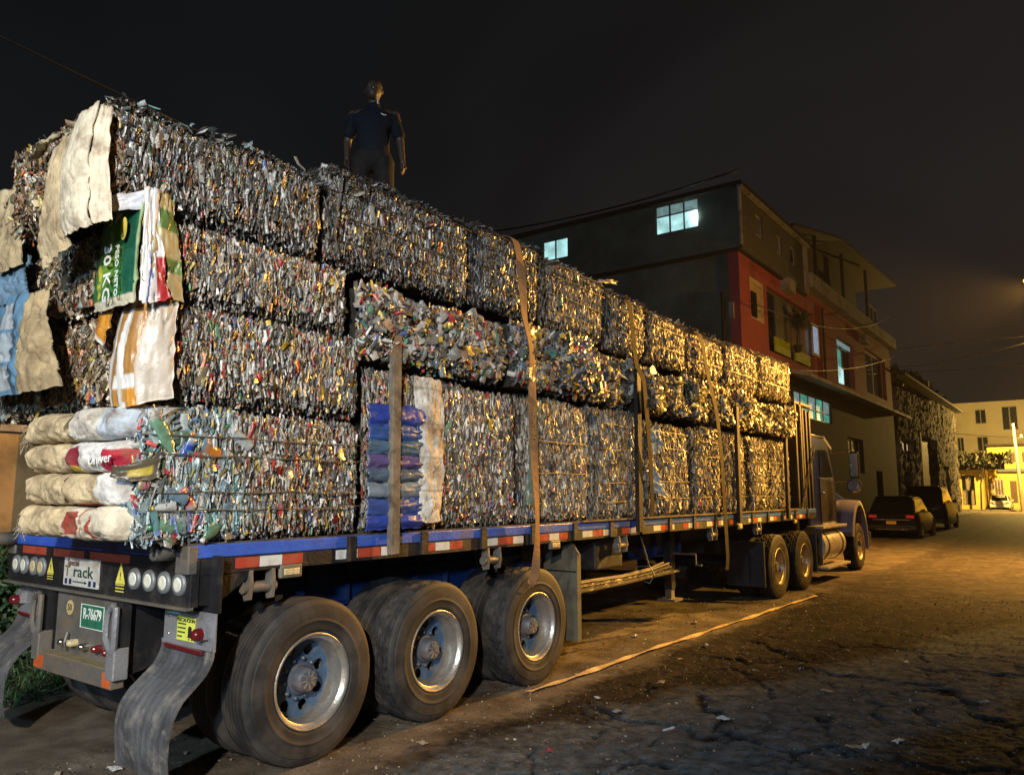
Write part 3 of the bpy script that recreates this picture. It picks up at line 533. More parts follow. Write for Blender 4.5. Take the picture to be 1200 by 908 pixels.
# --- rear stack, left-hand column
LB = (-2.42, -1.27)
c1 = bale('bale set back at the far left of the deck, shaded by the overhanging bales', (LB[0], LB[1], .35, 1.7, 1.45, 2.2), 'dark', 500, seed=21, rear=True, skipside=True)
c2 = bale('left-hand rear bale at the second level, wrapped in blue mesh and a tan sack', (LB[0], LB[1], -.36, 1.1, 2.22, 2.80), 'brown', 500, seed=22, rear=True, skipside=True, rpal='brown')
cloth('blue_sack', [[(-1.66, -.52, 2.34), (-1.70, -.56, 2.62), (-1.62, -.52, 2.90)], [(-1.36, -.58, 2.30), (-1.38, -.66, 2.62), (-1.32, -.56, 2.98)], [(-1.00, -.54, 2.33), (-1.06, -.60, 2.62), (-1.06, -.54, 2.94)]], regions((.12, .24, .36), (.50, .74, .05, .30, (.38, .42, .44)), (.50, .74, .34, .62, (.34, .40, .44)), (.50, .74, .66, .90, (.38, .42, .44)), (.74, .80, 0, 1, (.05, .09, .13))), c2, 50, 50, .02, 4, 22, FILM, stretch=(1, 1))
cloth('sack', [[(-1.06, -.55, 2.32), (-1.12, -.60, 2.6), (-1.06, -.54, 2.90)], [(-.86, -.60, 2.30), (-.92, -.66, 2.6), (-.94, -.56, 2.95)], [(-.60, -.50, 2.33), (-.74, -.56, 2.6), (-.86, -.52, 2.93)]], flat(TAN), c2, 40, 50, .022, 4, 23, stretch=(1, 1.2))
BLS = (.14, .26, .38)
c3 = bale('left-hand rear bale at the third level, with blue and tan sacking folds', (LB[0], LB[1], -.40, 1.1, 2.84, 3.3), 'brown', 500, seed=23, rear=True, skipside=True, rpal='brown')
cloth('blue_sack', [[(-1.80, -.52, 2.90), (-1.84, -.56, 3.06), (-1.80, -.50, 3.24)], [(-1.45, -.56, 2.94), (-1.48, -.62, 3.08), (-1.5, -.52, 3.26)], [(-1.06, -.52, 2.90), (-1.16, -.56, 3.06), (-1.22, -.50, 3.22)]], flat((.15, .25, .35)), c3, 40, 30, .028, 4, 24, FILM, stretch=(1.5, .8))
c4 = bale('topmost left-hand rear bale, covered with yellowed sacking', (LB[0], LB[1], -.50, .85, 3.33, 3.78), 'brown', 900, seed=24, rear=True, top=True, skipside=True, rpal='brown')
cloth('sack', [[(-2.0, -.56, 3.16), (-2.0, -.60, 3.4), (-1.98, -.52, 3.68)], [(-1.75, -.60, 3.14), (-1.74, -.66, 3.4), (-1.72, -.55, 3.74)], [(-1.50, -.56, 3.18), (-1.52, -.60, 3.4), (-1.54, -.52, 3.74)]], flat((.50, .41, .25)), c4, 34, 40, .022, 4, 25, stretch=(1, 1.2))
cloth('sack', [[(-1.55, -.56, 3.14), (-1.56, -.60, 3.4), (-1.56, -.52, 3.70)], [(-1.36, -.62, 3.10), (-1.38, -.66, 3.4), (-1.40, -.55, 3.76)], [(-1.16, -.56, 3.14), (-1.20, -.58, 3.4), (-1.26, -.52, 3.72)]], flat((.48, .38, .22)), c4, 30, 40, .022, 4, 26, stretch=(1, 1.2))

# --- bottom row ahead of the rear stack
zb = 1.45
def lab(order, row, look): return f'{look} {order}'
d1_ = bale('lowest bale behind the first grey stake, layered with blue bags and a white sack', (X1, -.02, 1.34, 3.17, zb, 2.60), 'mixed', 2400, seed=31, colfn=None)
blues = [(.03, .06, .30), (.05, .085, .27), (.20, .24, .28), (.08, .12, .17), (.11, .08, .20), (.07, .13, .20), (.04, .09, .28), (.03, .055, .30)]
zz = [1.46, 1.56, 1.68, 1.79, 1.89, 1.99, 2.10, 2.21, 2.36]
for i in range(8):
    z0, z1 = zz[i], zz[i + 1]
    cloth('blue_bag', [[(.0, 1.30, z0), (.045, 1.30, (z0 + z1) / 2), (.0, 1.30, z1)], [(.035, 1.55, z0 - .01), (.10, 1.55, (z0 + z1) / 2), (.035, 1.55, z1)], [(.03, 1.84, z0), (.08, 1.86, (z0 + z1) / 2), (.03, 1.84, z1 + .01)]], flat(blues[i]), d1_, 30, 14, .014, 3, 40 + i, FILM)
cloth('white_sack', [[(.04, 1.80, 1.50), (.05, 1.80, 2.0), (.02, 1.74, 2.60)], [(.09, 1.92, 1.48), (.10, 1.94, 2.0), (.07, 1.92, 2.62)], [(.03, 2.06, 1.50), (.05, 2.09, 2.0), (.02, 2.07, 2.60)]], lambda U, V: np.ones(U.shape + (3,)) * np.array((.72, .68, .60)) * (1 - .45 * (np.abs(((V * 4.3) % 1) - .5) > .465))[..., None], d1_, 30, 70, .02, 4, 55, stretch=(1, 2))
D = [('lowest bale right of the orange strap, with a faded green wrapper at its edge', 3.24, 4.44, 'sodium_lit', (2.2, 1.9)),
     ('lowest bale just short of the second tall stake, tied with four thin wires', 4.50, 5.62, 'sodium_lit', (2.45, 2.18, 1.82, 1.62)),
     ('lowest bale right of the leaning strap, with a torn white bag hanging out', 5.68, 6.98, 'sodium_lit', (2.45, 2.25, 1.85, 1.65)),
     ('lowest bale under the third strap, narrow and dark at its edges', 7.06, 8.08, 'sodium_lit', (2.4, 2.2, 1.9, 1.66)),
     ('lowest bale around the third tall stake, grey strips tinted for the sodium light', 8.14, 9.10, 'sodium_lit', (2.4, 2.2, 1.9, 1.66)),
     ('lowest bale between the third and fourth tall stakes', 9.22, 10.05, 'sodium_lit', (2.4, 2.2, 1.9, 1.66)),
     ('lowest bale at the front end of the load, behind the last tall stake', 10.20, 11.28, 'sodium_lit', (2.4, 2.2, 1.9, 1.66))]
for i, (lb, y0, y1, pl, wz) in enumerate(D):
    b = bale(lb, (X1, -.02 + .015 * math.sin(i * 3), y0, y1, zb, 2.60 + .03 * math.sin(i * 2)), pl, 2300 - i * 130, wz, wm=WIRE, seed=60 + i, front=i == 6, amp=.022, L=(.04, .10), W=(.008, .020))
    if i == 0: cloth('green_wrapper', [[(.03, 3.24, 1.6), (.05, 3.26, 2.1), (.02, 3.28, 2.56)], [(.06, 3.36, 1.6), (.07, 3.38, 2.1), (.04, 3.44, 2.58)]], flat((.15, .19, .14)), b, 10, 40, .03, 4, 70, FILM)
    if i == 2:
        cloth('torn_bag', [[(.05, 5.72, 1.75), (.06, 5.75, 1.95), (.03, 5.72, 2.1)], [(.10, 5.95, 1.66), (.12, 5.92, 1.82), (.06, 5.80, 2.0)], [(.05, 6.12, 1.6), (.06, 6.0, 1.7), (.05, 5.86, 1.9)]], flat((.55, .58, .60)), b, 20, 26, .04, 4, 71, FILM)
        cloth('torn_bag', [[(.05, 5.78, 2.15), (.03, 5.72, 2.45)], [(.09, 5.95, 2.2), (.06, 5.9, 2.52)]], flat((.42, .46, .48)), b, 14, 20, .04, 4, 72, FILM)

# --- loose middle row
Mr = [('bulging middle bale of colourful loose bottles behind the first grey stake', 1.20, 2.95, 'loose'),
      ('bulging middle bale just right of the orange strap', 3.02, 4.30, 'loose'),
      ('slumping middle bale left of the second strap, yellow lit lumps', 4.34, 5.50, 'sodium_lit'),
      ('slumping middle bale right of the second tall stake', 5.55, 6.85, 'sodium_lit'),
      ('slumping middle bale crossed by the third strap', 6.90, 8.20, 'sodium_lit'),
      ('slumping middle bale above the third tall stake', 8.25, 9.70, 'sodium_lit'),
      ('last slumping middle bale at the front of the load', 9.75, 11.40, 'sodium_lit')]
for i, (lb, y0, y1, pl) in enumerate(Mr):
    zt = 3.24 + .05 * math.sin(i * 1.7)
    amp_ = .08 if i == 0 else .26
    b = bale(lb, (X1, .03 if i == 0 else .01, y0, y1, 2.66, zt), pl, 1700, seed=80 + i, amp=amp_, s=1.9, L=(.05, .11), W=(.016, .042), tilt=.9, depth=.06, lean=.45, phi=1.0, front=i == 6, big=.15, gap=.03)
    bottles('flattened_bottle', [dict(o=(.03, y0 + .03, 2.68), u=(0, 1, 0), v=(0, 0, 1), n=(1, 0, 0), su=y1 - y0 - .06, sv=zt - 2.72, bump=lump(amp_, 1.9, 80 + i))], b, 75, 180 + i, (.12, .25), bright=.9 if i < 2 else .8)

# --- top row
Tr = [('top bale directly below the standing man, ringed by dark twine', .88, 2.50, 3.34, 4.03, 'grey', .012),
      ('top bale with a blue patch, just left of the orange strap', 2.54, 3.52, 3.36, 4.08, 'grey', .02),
      ('top bale just right of the orange strap, set back at its dark left end', 3.62, 4.86, 3.36, 4.06, 'sodium_lit', .02),
      ('top bale left of the second strap', 4.90, 5.82, 3.32, 3.97, 'sodium_lit', .02),
      ('top bale right of the second strap, with vertical strips tinted for the sodium light', 5.86, 6.96, 3.32, 3.92, 'sodium_lit', .02),
      ('top bale crossed by the third strap', 7.02, 8.30, 3.32, 3.90, 'sodium_lit', .025),
      ('top bale second from the front end of the load', 8.36, 9.80, 3.30, 3.96, 'sodium_lit', .025),
      ('last top bale at the front end, against the red house', 9.86, 11.46, 3.30, 4.0, 'sodium_lit', .03)]
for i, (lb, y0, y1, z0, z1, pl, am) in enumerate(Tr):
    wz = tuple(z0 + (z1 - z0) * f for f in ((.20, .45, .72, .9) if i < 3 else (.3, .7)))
    cf = None
    if i == 1:
        def cf(a, b, ci, rs):
            k = (np.abs(a - .25) < .16) & (rs.rand(len(a)) < .6); ci[k] = np.array((.05, .12, .35)) * rs.uniform(.4, 1.5, (k.sum(), 1)); return ci
    xr = (-.02, -.01, -.05, -.02, -.02, -.03, -.01, .0)[i]
    b = bale(lb, (X1, xr, y0, y1, z0, z1), pl, 2500 - i * 120, wz, wm=WIRED if i < 4 else WIRE, top=True, seed=100 + i, front=i == 7, amp=am, L=(.035, .09), W=(.006, .016))
    if i == 0: MB().tube([(.03, .98, 4.0), (.05, .93, 3.7), (.05, .90, 3.5), (.04, .96, 3.36)], .006, 5).build('baling_wire', WIRE, b)
    if i == 2: cloth('torn_bag', [[(.0, 4.6, 3.98), (.02, 4.62, 4.02)], [(.06, 4.78, 4.02), (.08, 4.78, 4.06)], [(.05, 4.95, 4.03), (.06, 4.95, 4.07)]], flat((.6, .55, .45)), b, 14, 8, .012, m=FILM)
# loose bottles sticking up on the rim of the load
for nm, lb, y0, y1, z in (('loose_bottles', 'ragged fringe of loose bottles along the top rear edge of the load', -.6, 2.6, 3.90), ('loose_bottles', 'ragged fringe of loose bottles along the forward top edge', 3.6, 11.4, 3.93)):
    o = flakes(nm, [dict(o=(-.18, y0, z), u=(0, 1, 0), v=(1, 0, 0), n=(0, 0, 1), su=y1 - y0, sv=.2)], None, 160, (.04, .10), (.015, .035), 'clear' if y0 < 0 else 'sodium_lit', 1.5, 201 + int(y0), .05, lean=.7)
    tag(o, lb, 'loose bottles', kind='stuff')

# ================================================================ TRAILER
TW = -2.44; DZ = 1.42; TL = 12.72
tr = thing('flatbed_trailer', 'long blue railed flatbed trailer carrying the stacked bales', 'trailer', (-1.22, 0, 0))
for i in range(12):
    x0 = TW + .03 + i * .1985
    MB().box(x0 + .004, x0 + .1945, .015 - .02 * random.random(), TL, DZ - .045, DZ + .012 - .006 * random.random()).build('plank', PLANK, tr)
for x0, x1 in ((-.055, .0), (TW, TW + .055)):
    MB().box(x0, x1, .0, TL, DZ - .075, DZ + .002, .006).build('side_rail', BLUE, tr)
    MB().box(x0 + .006, x1 - .006, .0, TL, DZ - .17, DZ - .077).build('side_sill', BLACK, tr)
MB().box(TW + .12, -.12, -.012, .03, DZ - .075, DZ - .002, .006).build('rear_rail', BLUE, tr)
# rear light panel
MB().box(TW, 0, -.004, .05, 1.075, DZ - .078, .004).build('rear_panel', BLACK, tr)
MB().box(TW, 0.0, -.03, .02, 1.062, 1.078).build('rear_panel_lip', STEEL, tr)
MB().box(TW, TW + .12, -.02, .03, DZ - .15, DZ + .0, .008).build('corner_block', STEEL, tr)
MB().box(-.13, .004, -.03, .03, DZ - .16, DZ + .0, .008).build('corner_block', STEEL, tr)
for x in (-.17, TW + .10):
    r_ = MB().lathe([(-.13, .0), (-.13, .024), (-.135, .028), (-.135, .044), (-.13, .046), (.02, .052), (.02, 0)], (x, -.01, DZ - .038), 'y', 20).build('roller', STEEL, tr, True)
for a, b in ((-2.20, -1.83), (-1.70, -1.27), (-1.18, -.68)): MB().box(a, b, -.010, -.005, DZ - .135, DZ - .083).build('red_reflector', REDT, tr)
lt = None
for x, mm in ((-2.28, LENS), (-2.15, LENS), (-1.99, AMBER), (-1.87, AMBER), (-.60, LENS), (-.43, LENS), (-.265, LENS), (-.105, LENS)):
    z = 1.20
    rr = MB().lathe([(0, .0), (-.010, 0), (-.018, .045), (-.016, .062), (-.002, .066), (0, .066)], (x, -.006, z), 'y', 28).build('rear_light', RING, tr, True)
    MB().lathe([(-.018, 0), (-.021, .030), (-.020, .040), (-.014, .043)], (x, -.006, z), 'y', 24).build('lens', mm, rr, True)
def tri(x, z, s_):
    o = MB().add([(x - s_ * .5, -.0075, z - s_ * .35), (x + s_ * .5, -.0075, z - s_ * .35), (x, -.0075, z + s_ * .75)], [(0, 1, 2)]).build('warning_triangle', INKY, tr, fix=False)
    for q in range(3): MB().box(x - s_ * .42, x + s_ * .42, -.0095, -.0075, z - s_ * (.44 + q * .16), z - s_ * (.38 + q * .16)).build('sticker_line', INKY, o)
    text('lettering', '!', s_ * .55, (x, -.009, z + .02 * s_), (1, 0, 0), (0, 0, 1), INK, o)
tri(-1.735, 1.20, .10); tri(-.775, 1.20, .12)
sp_ = MB().box(-1.52, -1.04, -.014, -.006, 1.105, 1.285).build('special_track_sign', SIGNW, tr)
text('lettering', 'Special', .058, (-1.385, -.0175, 1.255), (1, 0, 0), (0, 0, 1), mat('brown_ink', (.12, .07, .05), .6, bump=0), sp_)
text('lettering', 'T', .100, (-1.468, -.016, 1.195), (1, 0, 0), (0, 0, 1), mat('ochre_ink', (.22, .14, .02), .6, bump=0), sp_, sx=1.1)
text('lettering', 'rack', .105, (-1.25, -.015, 1.198), (1, 0, 0), (0, 0, 1), INKG, sp_, sx=1.5)
NAVY = mat('navy_ink', (.02, .02, .09), .6, bump=0)
for x in (-1.495, -1.435, -1.165, -1.10): MB().box(x, x + .032, -.0165, -.014, 1.115, 1.150).build('bar_mark', NAVY, sp_)
MB().add([(-1.385, -.0155, 1.130), (-1.22, -.0155, 1.130), (-1.22, -.0155, 1.122), (-1.185, -.0155, 1.134), (-1.22, -.0155, 1.146), (-1.22, -.0155, 1.138), (-1.385, -.0155, 1.138)], [tuple(range(7))]).build('arrow_mark', INKG, sp_, fix=False)
# plate box / underride guard
PX0, PX1 = -1.70, -.72
MB().box(PX0 + .05, PX1 - .05, .02, .06, .66, 1.06).build('plate_panel', STEEL, tr)
MB().prism([(.02, 1.06), (.42, 1.06), (.42, .86), (.30, .66), (.02, .60)], 'x', PX1 - .012, PX1).build('box_side', BLACK, tr)
MB().prism([(.02, 1.06), (.42, 1.06), (.42, .86), (.30, .66), (.02, .60)], 'x', PX0, PX0 + .012).build('box_side', BLACK, tr)
MB().box(PX0 - .02, PX1 + .02, -.065, .02, .545, .655, .006).build('bumper_bar', STEEL, tr)
MB().box(PX0 + .02, PX1 - .02, -.062, .02, .656, .662).build('bumper_top', mat('ochre_dusty_steel', (.25, .20, .11), .7, .2), tr)
MB().box(PX0 - .03, PX0 + .09, -.072, -.066, .56, .64).build('red_reflector', ORNG, tr)
MB().box(PX1 - .07, PX1 + .015, -.072, -.066, .555, .64).build('red_reflector', ORNG, tr)
def bracket(cx, m_):
    # upright post with a slotted hand-hole
    out = [(-.065, .60), (.065, .60), (.065, 1.05), (.0, 1.06), (-.05, 1.02), (-.065, .95), (-.065, .84), (-.02, .76), (-.02, .60)]
    mb = MB(); ri = .018
    ring = [(-.055, .84), (-.055, .95), (-.04, 1.0), (.01, 1.035), (.05, 1.03), (.05, .80), (.03, .77), (.0, .78)]
    pts = [(cx + a, -.075, z) for a, z in ring] + [(cx + ring[0][0], -.075, ring[0][1])]
    mb.tube(pts, .020, 8); o = mb.build('bumper_bracket', m_, tr, 'auto')
    MB().box(cx - .045, cx + .055, -.075, .02, .60, .79, .008).build('bracket_post', m_, tr)
    MB().box(cx - .04, cx + .05, -.03, .02, .79, 1.055).build('bracket_recess', BLACK, tr)
bracket(PX1 + .005, STEEL_L); bracket(PX0 - .035, STEEL)
lp = MB().box(-1.285, -.975, .008, .018, .845, 1.0, .004).build('licence_plate', GRNP, tr)
for a in ((-1.283, -.977, .993, .998), (-1.283, -.977, .847, .852), (-1.283, -1.279, .852, .993), (-.981, -.977, .852, .993)): MB().box(a[0], a[1], .0055, .008, a[2], a[3]).build('plate_border', INKW, lp)
text('lettering', 'R-76679', .098, (-1.13, .0065, .935), (1, 0, 0), (0, 0, 1), INKW, lp, sx=.72)
st = MB().lathe([(0, 0), (-.003, .0), (-.003, .048), (0, .048)], (-1.46, .018, .955), 'y', 24).build('round_sticker', mat('cream_sticker', (.55, .45, .2), .6), tr)
text('lettering', '50', .06, (-1.46, .0135, .955), (1, 0, 0), (0, 0, 1), mat('brown_ink', None), st)
for i, (x, c_) in enumerate(((-1.47, CHROME), (-1.34, AMBER), (-1.18, CHROME), (-1.01, LENSR), (-.87, LENSR))):
    MB().lathe([(.02, 0.024), (-.02, .024), (-.04, .016), (-.045, 0)], (x, 0, .735 + .006 * (i % 2)), 'y', 14).build('marker_lamp', c_, tr, True)
MB().tube([(-1.43, .0, .80), (-1.42, -.02, .74), (-1.43, -.01, .69)], .009, 6).build('air_fitting', STEEL, tr)
# mud flaps
def mudflap(x0, x1, right):
    # back plate, then a stiff plate bending backwards into a hanging ribbed rubber sheet
    pl = MB().box(x0, x1, .105, .118, .83, 1.04, .003).build('flap_plate', STEEL_L, tr)
    for k in range(6): MB().lathe([(0, .009), (-.006, .007), (-.008, 0)], (x0 + .06 + (x1 - x0 - .12) * (k % 3) / 2, .105, .99 - .10 * (k // 3)), 'y', 8).build('bolt', CHROME, pl, True)
    prof = [(.10, .835), (.095, .79), (.06, .72), (-.01, .655), (-.08, .60), (-.13, .52), (-.155, .42), (-.15, .30), (-.13, .19)]
    us = np.linspace(0, 1, 49); pr = np.array(prof); t = np.linspace(0, len(prof) - 1, 60); py = np.interp(t, range(len(prof)), pr[:, 0]); pz = np.interp(t, range(len(prof)), pr[:, 1])
    ker = np.ones(5) / 5; py[2:-2] = np.convolve(py, ker, 'valid'); pz[2:-2] = np.convolve(pz, ker, 'valid')
    U, T = np.meshgrid(us, np.arange(60), indexing='ij'); spread = .02 * np.sin(T / 60 * 3)
    X = x0 + (x1 - x0) * U + (U - .5) * spread; rib = .0028 * (np.cos(U * 2 * math.pi * 9) > .3) + .004 * (np.cos(T * .9) > .86) * (T < 26)
    Y = py[T] - rib + (fbm(U * 4, T / 15., 3 if right else 8) - .5) * .045 * (T / 60); Zz = pz[T] + .012 * np.sin(U * 7) * (T / 60) ** 3
    Pn = np.stack([X, Y, Zz], -1); Bk = Pn.copy(); Bk[..., 1] = py[T] + .012 + (fbm(U * 4, T / 15., 3 if right else 8) - .5) * .045 * (T / 60)
    mb = MB(); mb.grid(Pn); mb.grid(Bk)
    for a, b in ((Pn[0], Bk[0]), (Pn[-1], Bk[-1]), (Pn[:, 0], Bk[:, 0]), (Pn[:, -1], Bk[:, -1])): mb.grid(np.stack([a, b]))
    fl = mb.build('mud_flap', FLAPRUB, tr)
    MB().box(x0 + .01, x1 - .01, .088, .104, .835, .86, .003).build('clamp_strip', STEEL_L, pl)
    MB().beam((x0 + .07, .080, .832), (x1 - .08, .080, .822), .022, .022).build('red_strip', LENSR, pl)
    xl = x1 - .075 if right else x0 + .06
    MB().prism([(xl - .055, .90), (xl + .04, .90), (xl + .04, .98), (xl - .005, 1.01), (xl - .055, .965)], 'y', .07, .105).build('lamp_bracket', STEEL_L, pl)
    MB().lathe([(-.02, 0), (-.07, .0), (-.068, .02), (-.05, .034), (.0, .038)], (xl - .01, .085, .925), 'y', 18).build('tail_lamp', LENSR, pl, True)
    return pl
pR = mudflap(-.44, .09, True); mudflap(-2.47, -1.98, False)
MB().box(-.44, .09, .125, .14, 1.04, 1.36).build('flap_hanger', BLACK, tr); MB().box(-2.45, -1.98, .125, .14, 1.04, 1.36).build('flap_hanger', BLACK, tr)
sk_ = MB().box(-.285, -.105, .098, .104, .865, 1.0).build('precaution_sticker', YEL, pR)
text('lettering', 'PRECAUCION', .030, (-.195, .096, .980), (1, 0, 0), (0, 0, 1), INK, sk_)
for q, wq in enumerate((.07, .068, .064, .04)): MB().box(-.275, -.275 + wq * 1.2, .0955, .098, .955 - q * .024, .963 - q * .024).build('sticker_line', INKG, sk_)
MB().prism([(-.165, .885), (-.130, .885), (-.130, .938), (-.140, .95), (-.157, .95), (-.165, .938)], 'y', .0955, .098).build('truck_mark', INK, sk_)
for xq in (-.16, -.128): MB().box(xq, xq + .012, .0955, .098, .872, .880).build('wheel_mark', INK, sk_)
s3_ = MB().box(-.40, -.27, .098, .104, 1.01, 1.072).build('number_sticker', mat('pale_blue_sticker', (.30, .55, .62), .5), pR)
MB().box(-.395, -.338, .0955, .098, 1.016, 1.066).build('green_mark', mat('lime_sticker', (.30, .52, .12), .5), s3_)
text('lettering', '73', .045, (-.366, .0945, 1.041), (1, 0, 0), (0, 0, 1), INK, s3_)
# rear right side gusset
MB().prism([(.05, 1.34), (.05, 1.085), (.16, 1.07), (.42, 1.24), (.42, 1.34)], 'x', -.03, -.012).build('side_gusset', BLACK, tr)
# frame
for x in (-.80, -1.64):
    MB().box(x - .075, x + .075, .14, TL - .6, 1.245, 1.265).build('frame_rail', BLUEF, tr); MB().box(x - .006, x + .006, .14, 8.2, .86, 1.245).build('frame_web', BLUEF, tr)
    MB().box(x - .075, x + .075, .14, 8.2, .84, .86).build('frame_flange', BLUEF, tr)
    MB().box(x - .006, x + .006, 8.2, TL - .6, 1.0, 1.245).build('frame_web', BLUEF, tr)
first = None
for i in range(20):
    y = .62 + i * .40; s_ = MB().box(-.79, -.735, y, y + .02, .862, 1.243) if i == 0 else None
    if i == 0: first = s_.build('stiffener', BLUEF, tr); base_y = y
    else: inst(first, 'stiffener', tr, (0, y - base_y, 0))
MB().box(-.775, -.745, .14, 4.4, 1.04, 1.07).build('air_line', BLUEF, tr)
cm = MB().box(TW + .06, -.06, .30, .36, 1.27, 1.372).build('cross_member', BLACK, tr)
for i in range(1, 20): inst(cm, 'cross_member', tr, (0, i * .6, 0))
# conspicuity tape along the right sill
tpr = tpw = None; y = .30; seg = [('r', .17), ('w', .17), ('r', .16), (' ', .27), ('w', .20), ('r', .12), ('r', .10), ('w', .16), (' ', .25)]
y = .28; i = 0
while y < 11.9:
    c_, ln = seg[i % 9]; i += 1
    if c_ != ' ':
        MB().box(-.008, -.0035, y, y + ln - .006, DZ - .148, DZ - .086).build('reflective_tape', REDT if c_ == 'r' else WHT, tr)
    y += ln
# winches, side markers, stake pockets
for y in (.38, 2.70, 5.0, 7.6, 9.4):
    for dy in (0, .16): MB().prism([(-.06, 1.255), (.0, 1.255), (.01, 1.18), (0.0, 1.08), (-.05, 1.07), (-.075, 1.13)], 'y', y + dy, y + dy + .022).build('winch_plate', STEEL, tr)
    MB().tube([(-.03, y - .03, 1.15), (-.03, y + .20, 1.15)], .035, 12).build('winch_drum', STEEL, tr, 'auto')
for y in (.60, 3.66, 8.6, 11.3):
    o = MB().box(-.03, .004, y, y + .17, 1.185, 1.27, .012).build('side_marker', mat('marker_housing', (.16, .14, .10), .6), tr)
    MB().box(.003, .012, y + .025, y + .145, 1.205, 1.245, .004).build('lens', AMBER, o)
pk = MB().box(-.005, .018, 1.14, 1.21, DZ - .165, DZ + .001).build('stake_pocket', BLACK, tr)
for i in range(1, 16): inst(pk, 'stake_pocket', tr, (0, i * .73, 0))
# stakes in the pockets
def stake(y, z1, m_, w_=.085, lean=0):
    MB().beam((.055, y, DZ - .14), (.065, y + lean, z1), .05, w_).build('stake', m_, tr, bevel=.004)
stake(1.53, 3.20, POST, .085, -.03); stake(5.38, 3.12, POSTD, .10); stake(8.52, 2.98, POSTD, .10); stake(10.82, 3.2, POSTD, .10)
MB().box(.0, .03, 4.2, 11.6, DZ + .004, DZ + .022).build('deck_edge_batten', PLANK, tr)
# headboard
for i in range(7):
    x = -2.35 + i * .383; MB().box(x, x + .06, 11.95, 12.03, DZ + .013, 3.30).build('headboard_bar', POSTD, tr)
MB().box(-2.38, -.0, 11.94, 12.04, 3.30, 3.36).build('headboard_rail', POSTD, tr); MB().box(-2.38, -.0, 12.041, 12.06, DZ + .013, 3.30).build('headboard_sheet', BLACK, tr)
for i in range(5): MB().box(-.07, -.01, 11.70 + i * .22, 11.78 + i * .22, DZ + .013, 3.32 - .02 * i).build('rack_bar', POSTD, tr)
MB().box(-.08, 0, 11.66, 12.70, 3.325, 3.37).build('rack_rail', POSTD, tr)
MB().beam((.03, 11.75, DZ + .03), (.03, 12.72, 2.6), .03, .03).build('headboard_brace', CHROME, tr)
# splash guard ahead of the third axle
MB().prism([(-.50, .27), (0.0, .27), (0.0, 1.10), (-.10, 1.24), (-.22, 1.24), (-.50, 1.02)], 'y', 4.18, 4.20).build('splash_guard', OLIVE, tr)
MB().box(-.012, .0, 4.13, 4.178, .27, 1.10).build('guard_flange', OLIVE, tr)
MB().box(-.46, .0 - .012, 4.172, 4.178, .93, .945).build('guard_seam', BLACK, tr); MB().tube([(-.40, 4.17, .70), (-.27, 4.16, .70), (-.26, 4.16, .76)], .006, 6).build('guard_hook', BLACK, tr)
# landing legs, tool bits below
for x in (-.55, -1.9):
    MB().box(x - .06, x + .06, 7.35, 7.47, .42, 1.26, .008).build('landing_leg', BLACK, tr)
    MB().box(x - .045, x + .045, 7.36, 7.46, .30, .43).build('landing_leg_inner', STEEL, tr)
    MB().box(x - .13, x + .13, 7.28, 7.54, .27, .30).build('landing_foot', STEEL, tr)
MB().beam((-.55, 7.41, .60), (-1.9, 7.41, .60), .05, .05).build('leg_crossbar', BLACK, tr)
MB().beam((-.55, 7.38, .62), (-.80, 6.3, 1.2), .04, .05).build('leg_brace', BLACK, tr)
MB().tube([(-.49, 7.41, .90), (-.16, 7.41, .90), (-.16, 7.41, .76), (-.08, 7.41, .76)], .014, 8).build('crank_handle', STEEL, tr)
MB().box(-.5, -.15, 4.75, 5.35, .90, 1.24, .02).build('tool_box', BLACK, tr)

# wheels
def tyre_mb(kind, n=96, Ro=.52, x_out=0.0, wd=.285):
    a = [(-.030, .296), (-.012, .306), (-.010, .316), (-.004, .320), (-.001, .345), (.0, .372), (.003, .376), (.003, .382), (.0, .386), (.0, .40), (-.004, .45), (-.006, .462), (-.013, .466), (-.014, .478), (-.024, .502), (-.036, .514)]
    tr_ = []; xs = np.linspace(-.040, -wd + .040, 25)
    for i, x in enumerate(xs):
        t = (i / 24 - .5) * 2; g_ = any(abs(i - c_) < .6 for c_ in ((4, 8, 12, 16, 20))); tr_.append((x, Ro - .006 * t * t - (.022 if g_ else 0)))
    b = [(-wd - x, r) for x, r in reversed(a)]
    prof = a + tr_ + b
    def mod(i, k, ax_, r):
        if len(a) <= i < len(a) + 25:
            j = i - len(a)
            if kind == 'block' and (k + (j // 5) * 2) % 4 == 0: return r - .018
            if kind == 'block' and (k + (j // 5) * 2) % 4 == 2 and j % 5 in (1, 2): return r - .005
            if kind == 'rib': return r - (.003 if (k % 2 == 0 and j in (3, 5, 7, 9, 11, 13, 15, 17, 19, 21)) else 0)
        return r
    prof += [(-wd + .03, .29), (-.03, .29)]
    return MB().lathe(prof, (0, 0, 0), 'x', n, mod, closed=True)
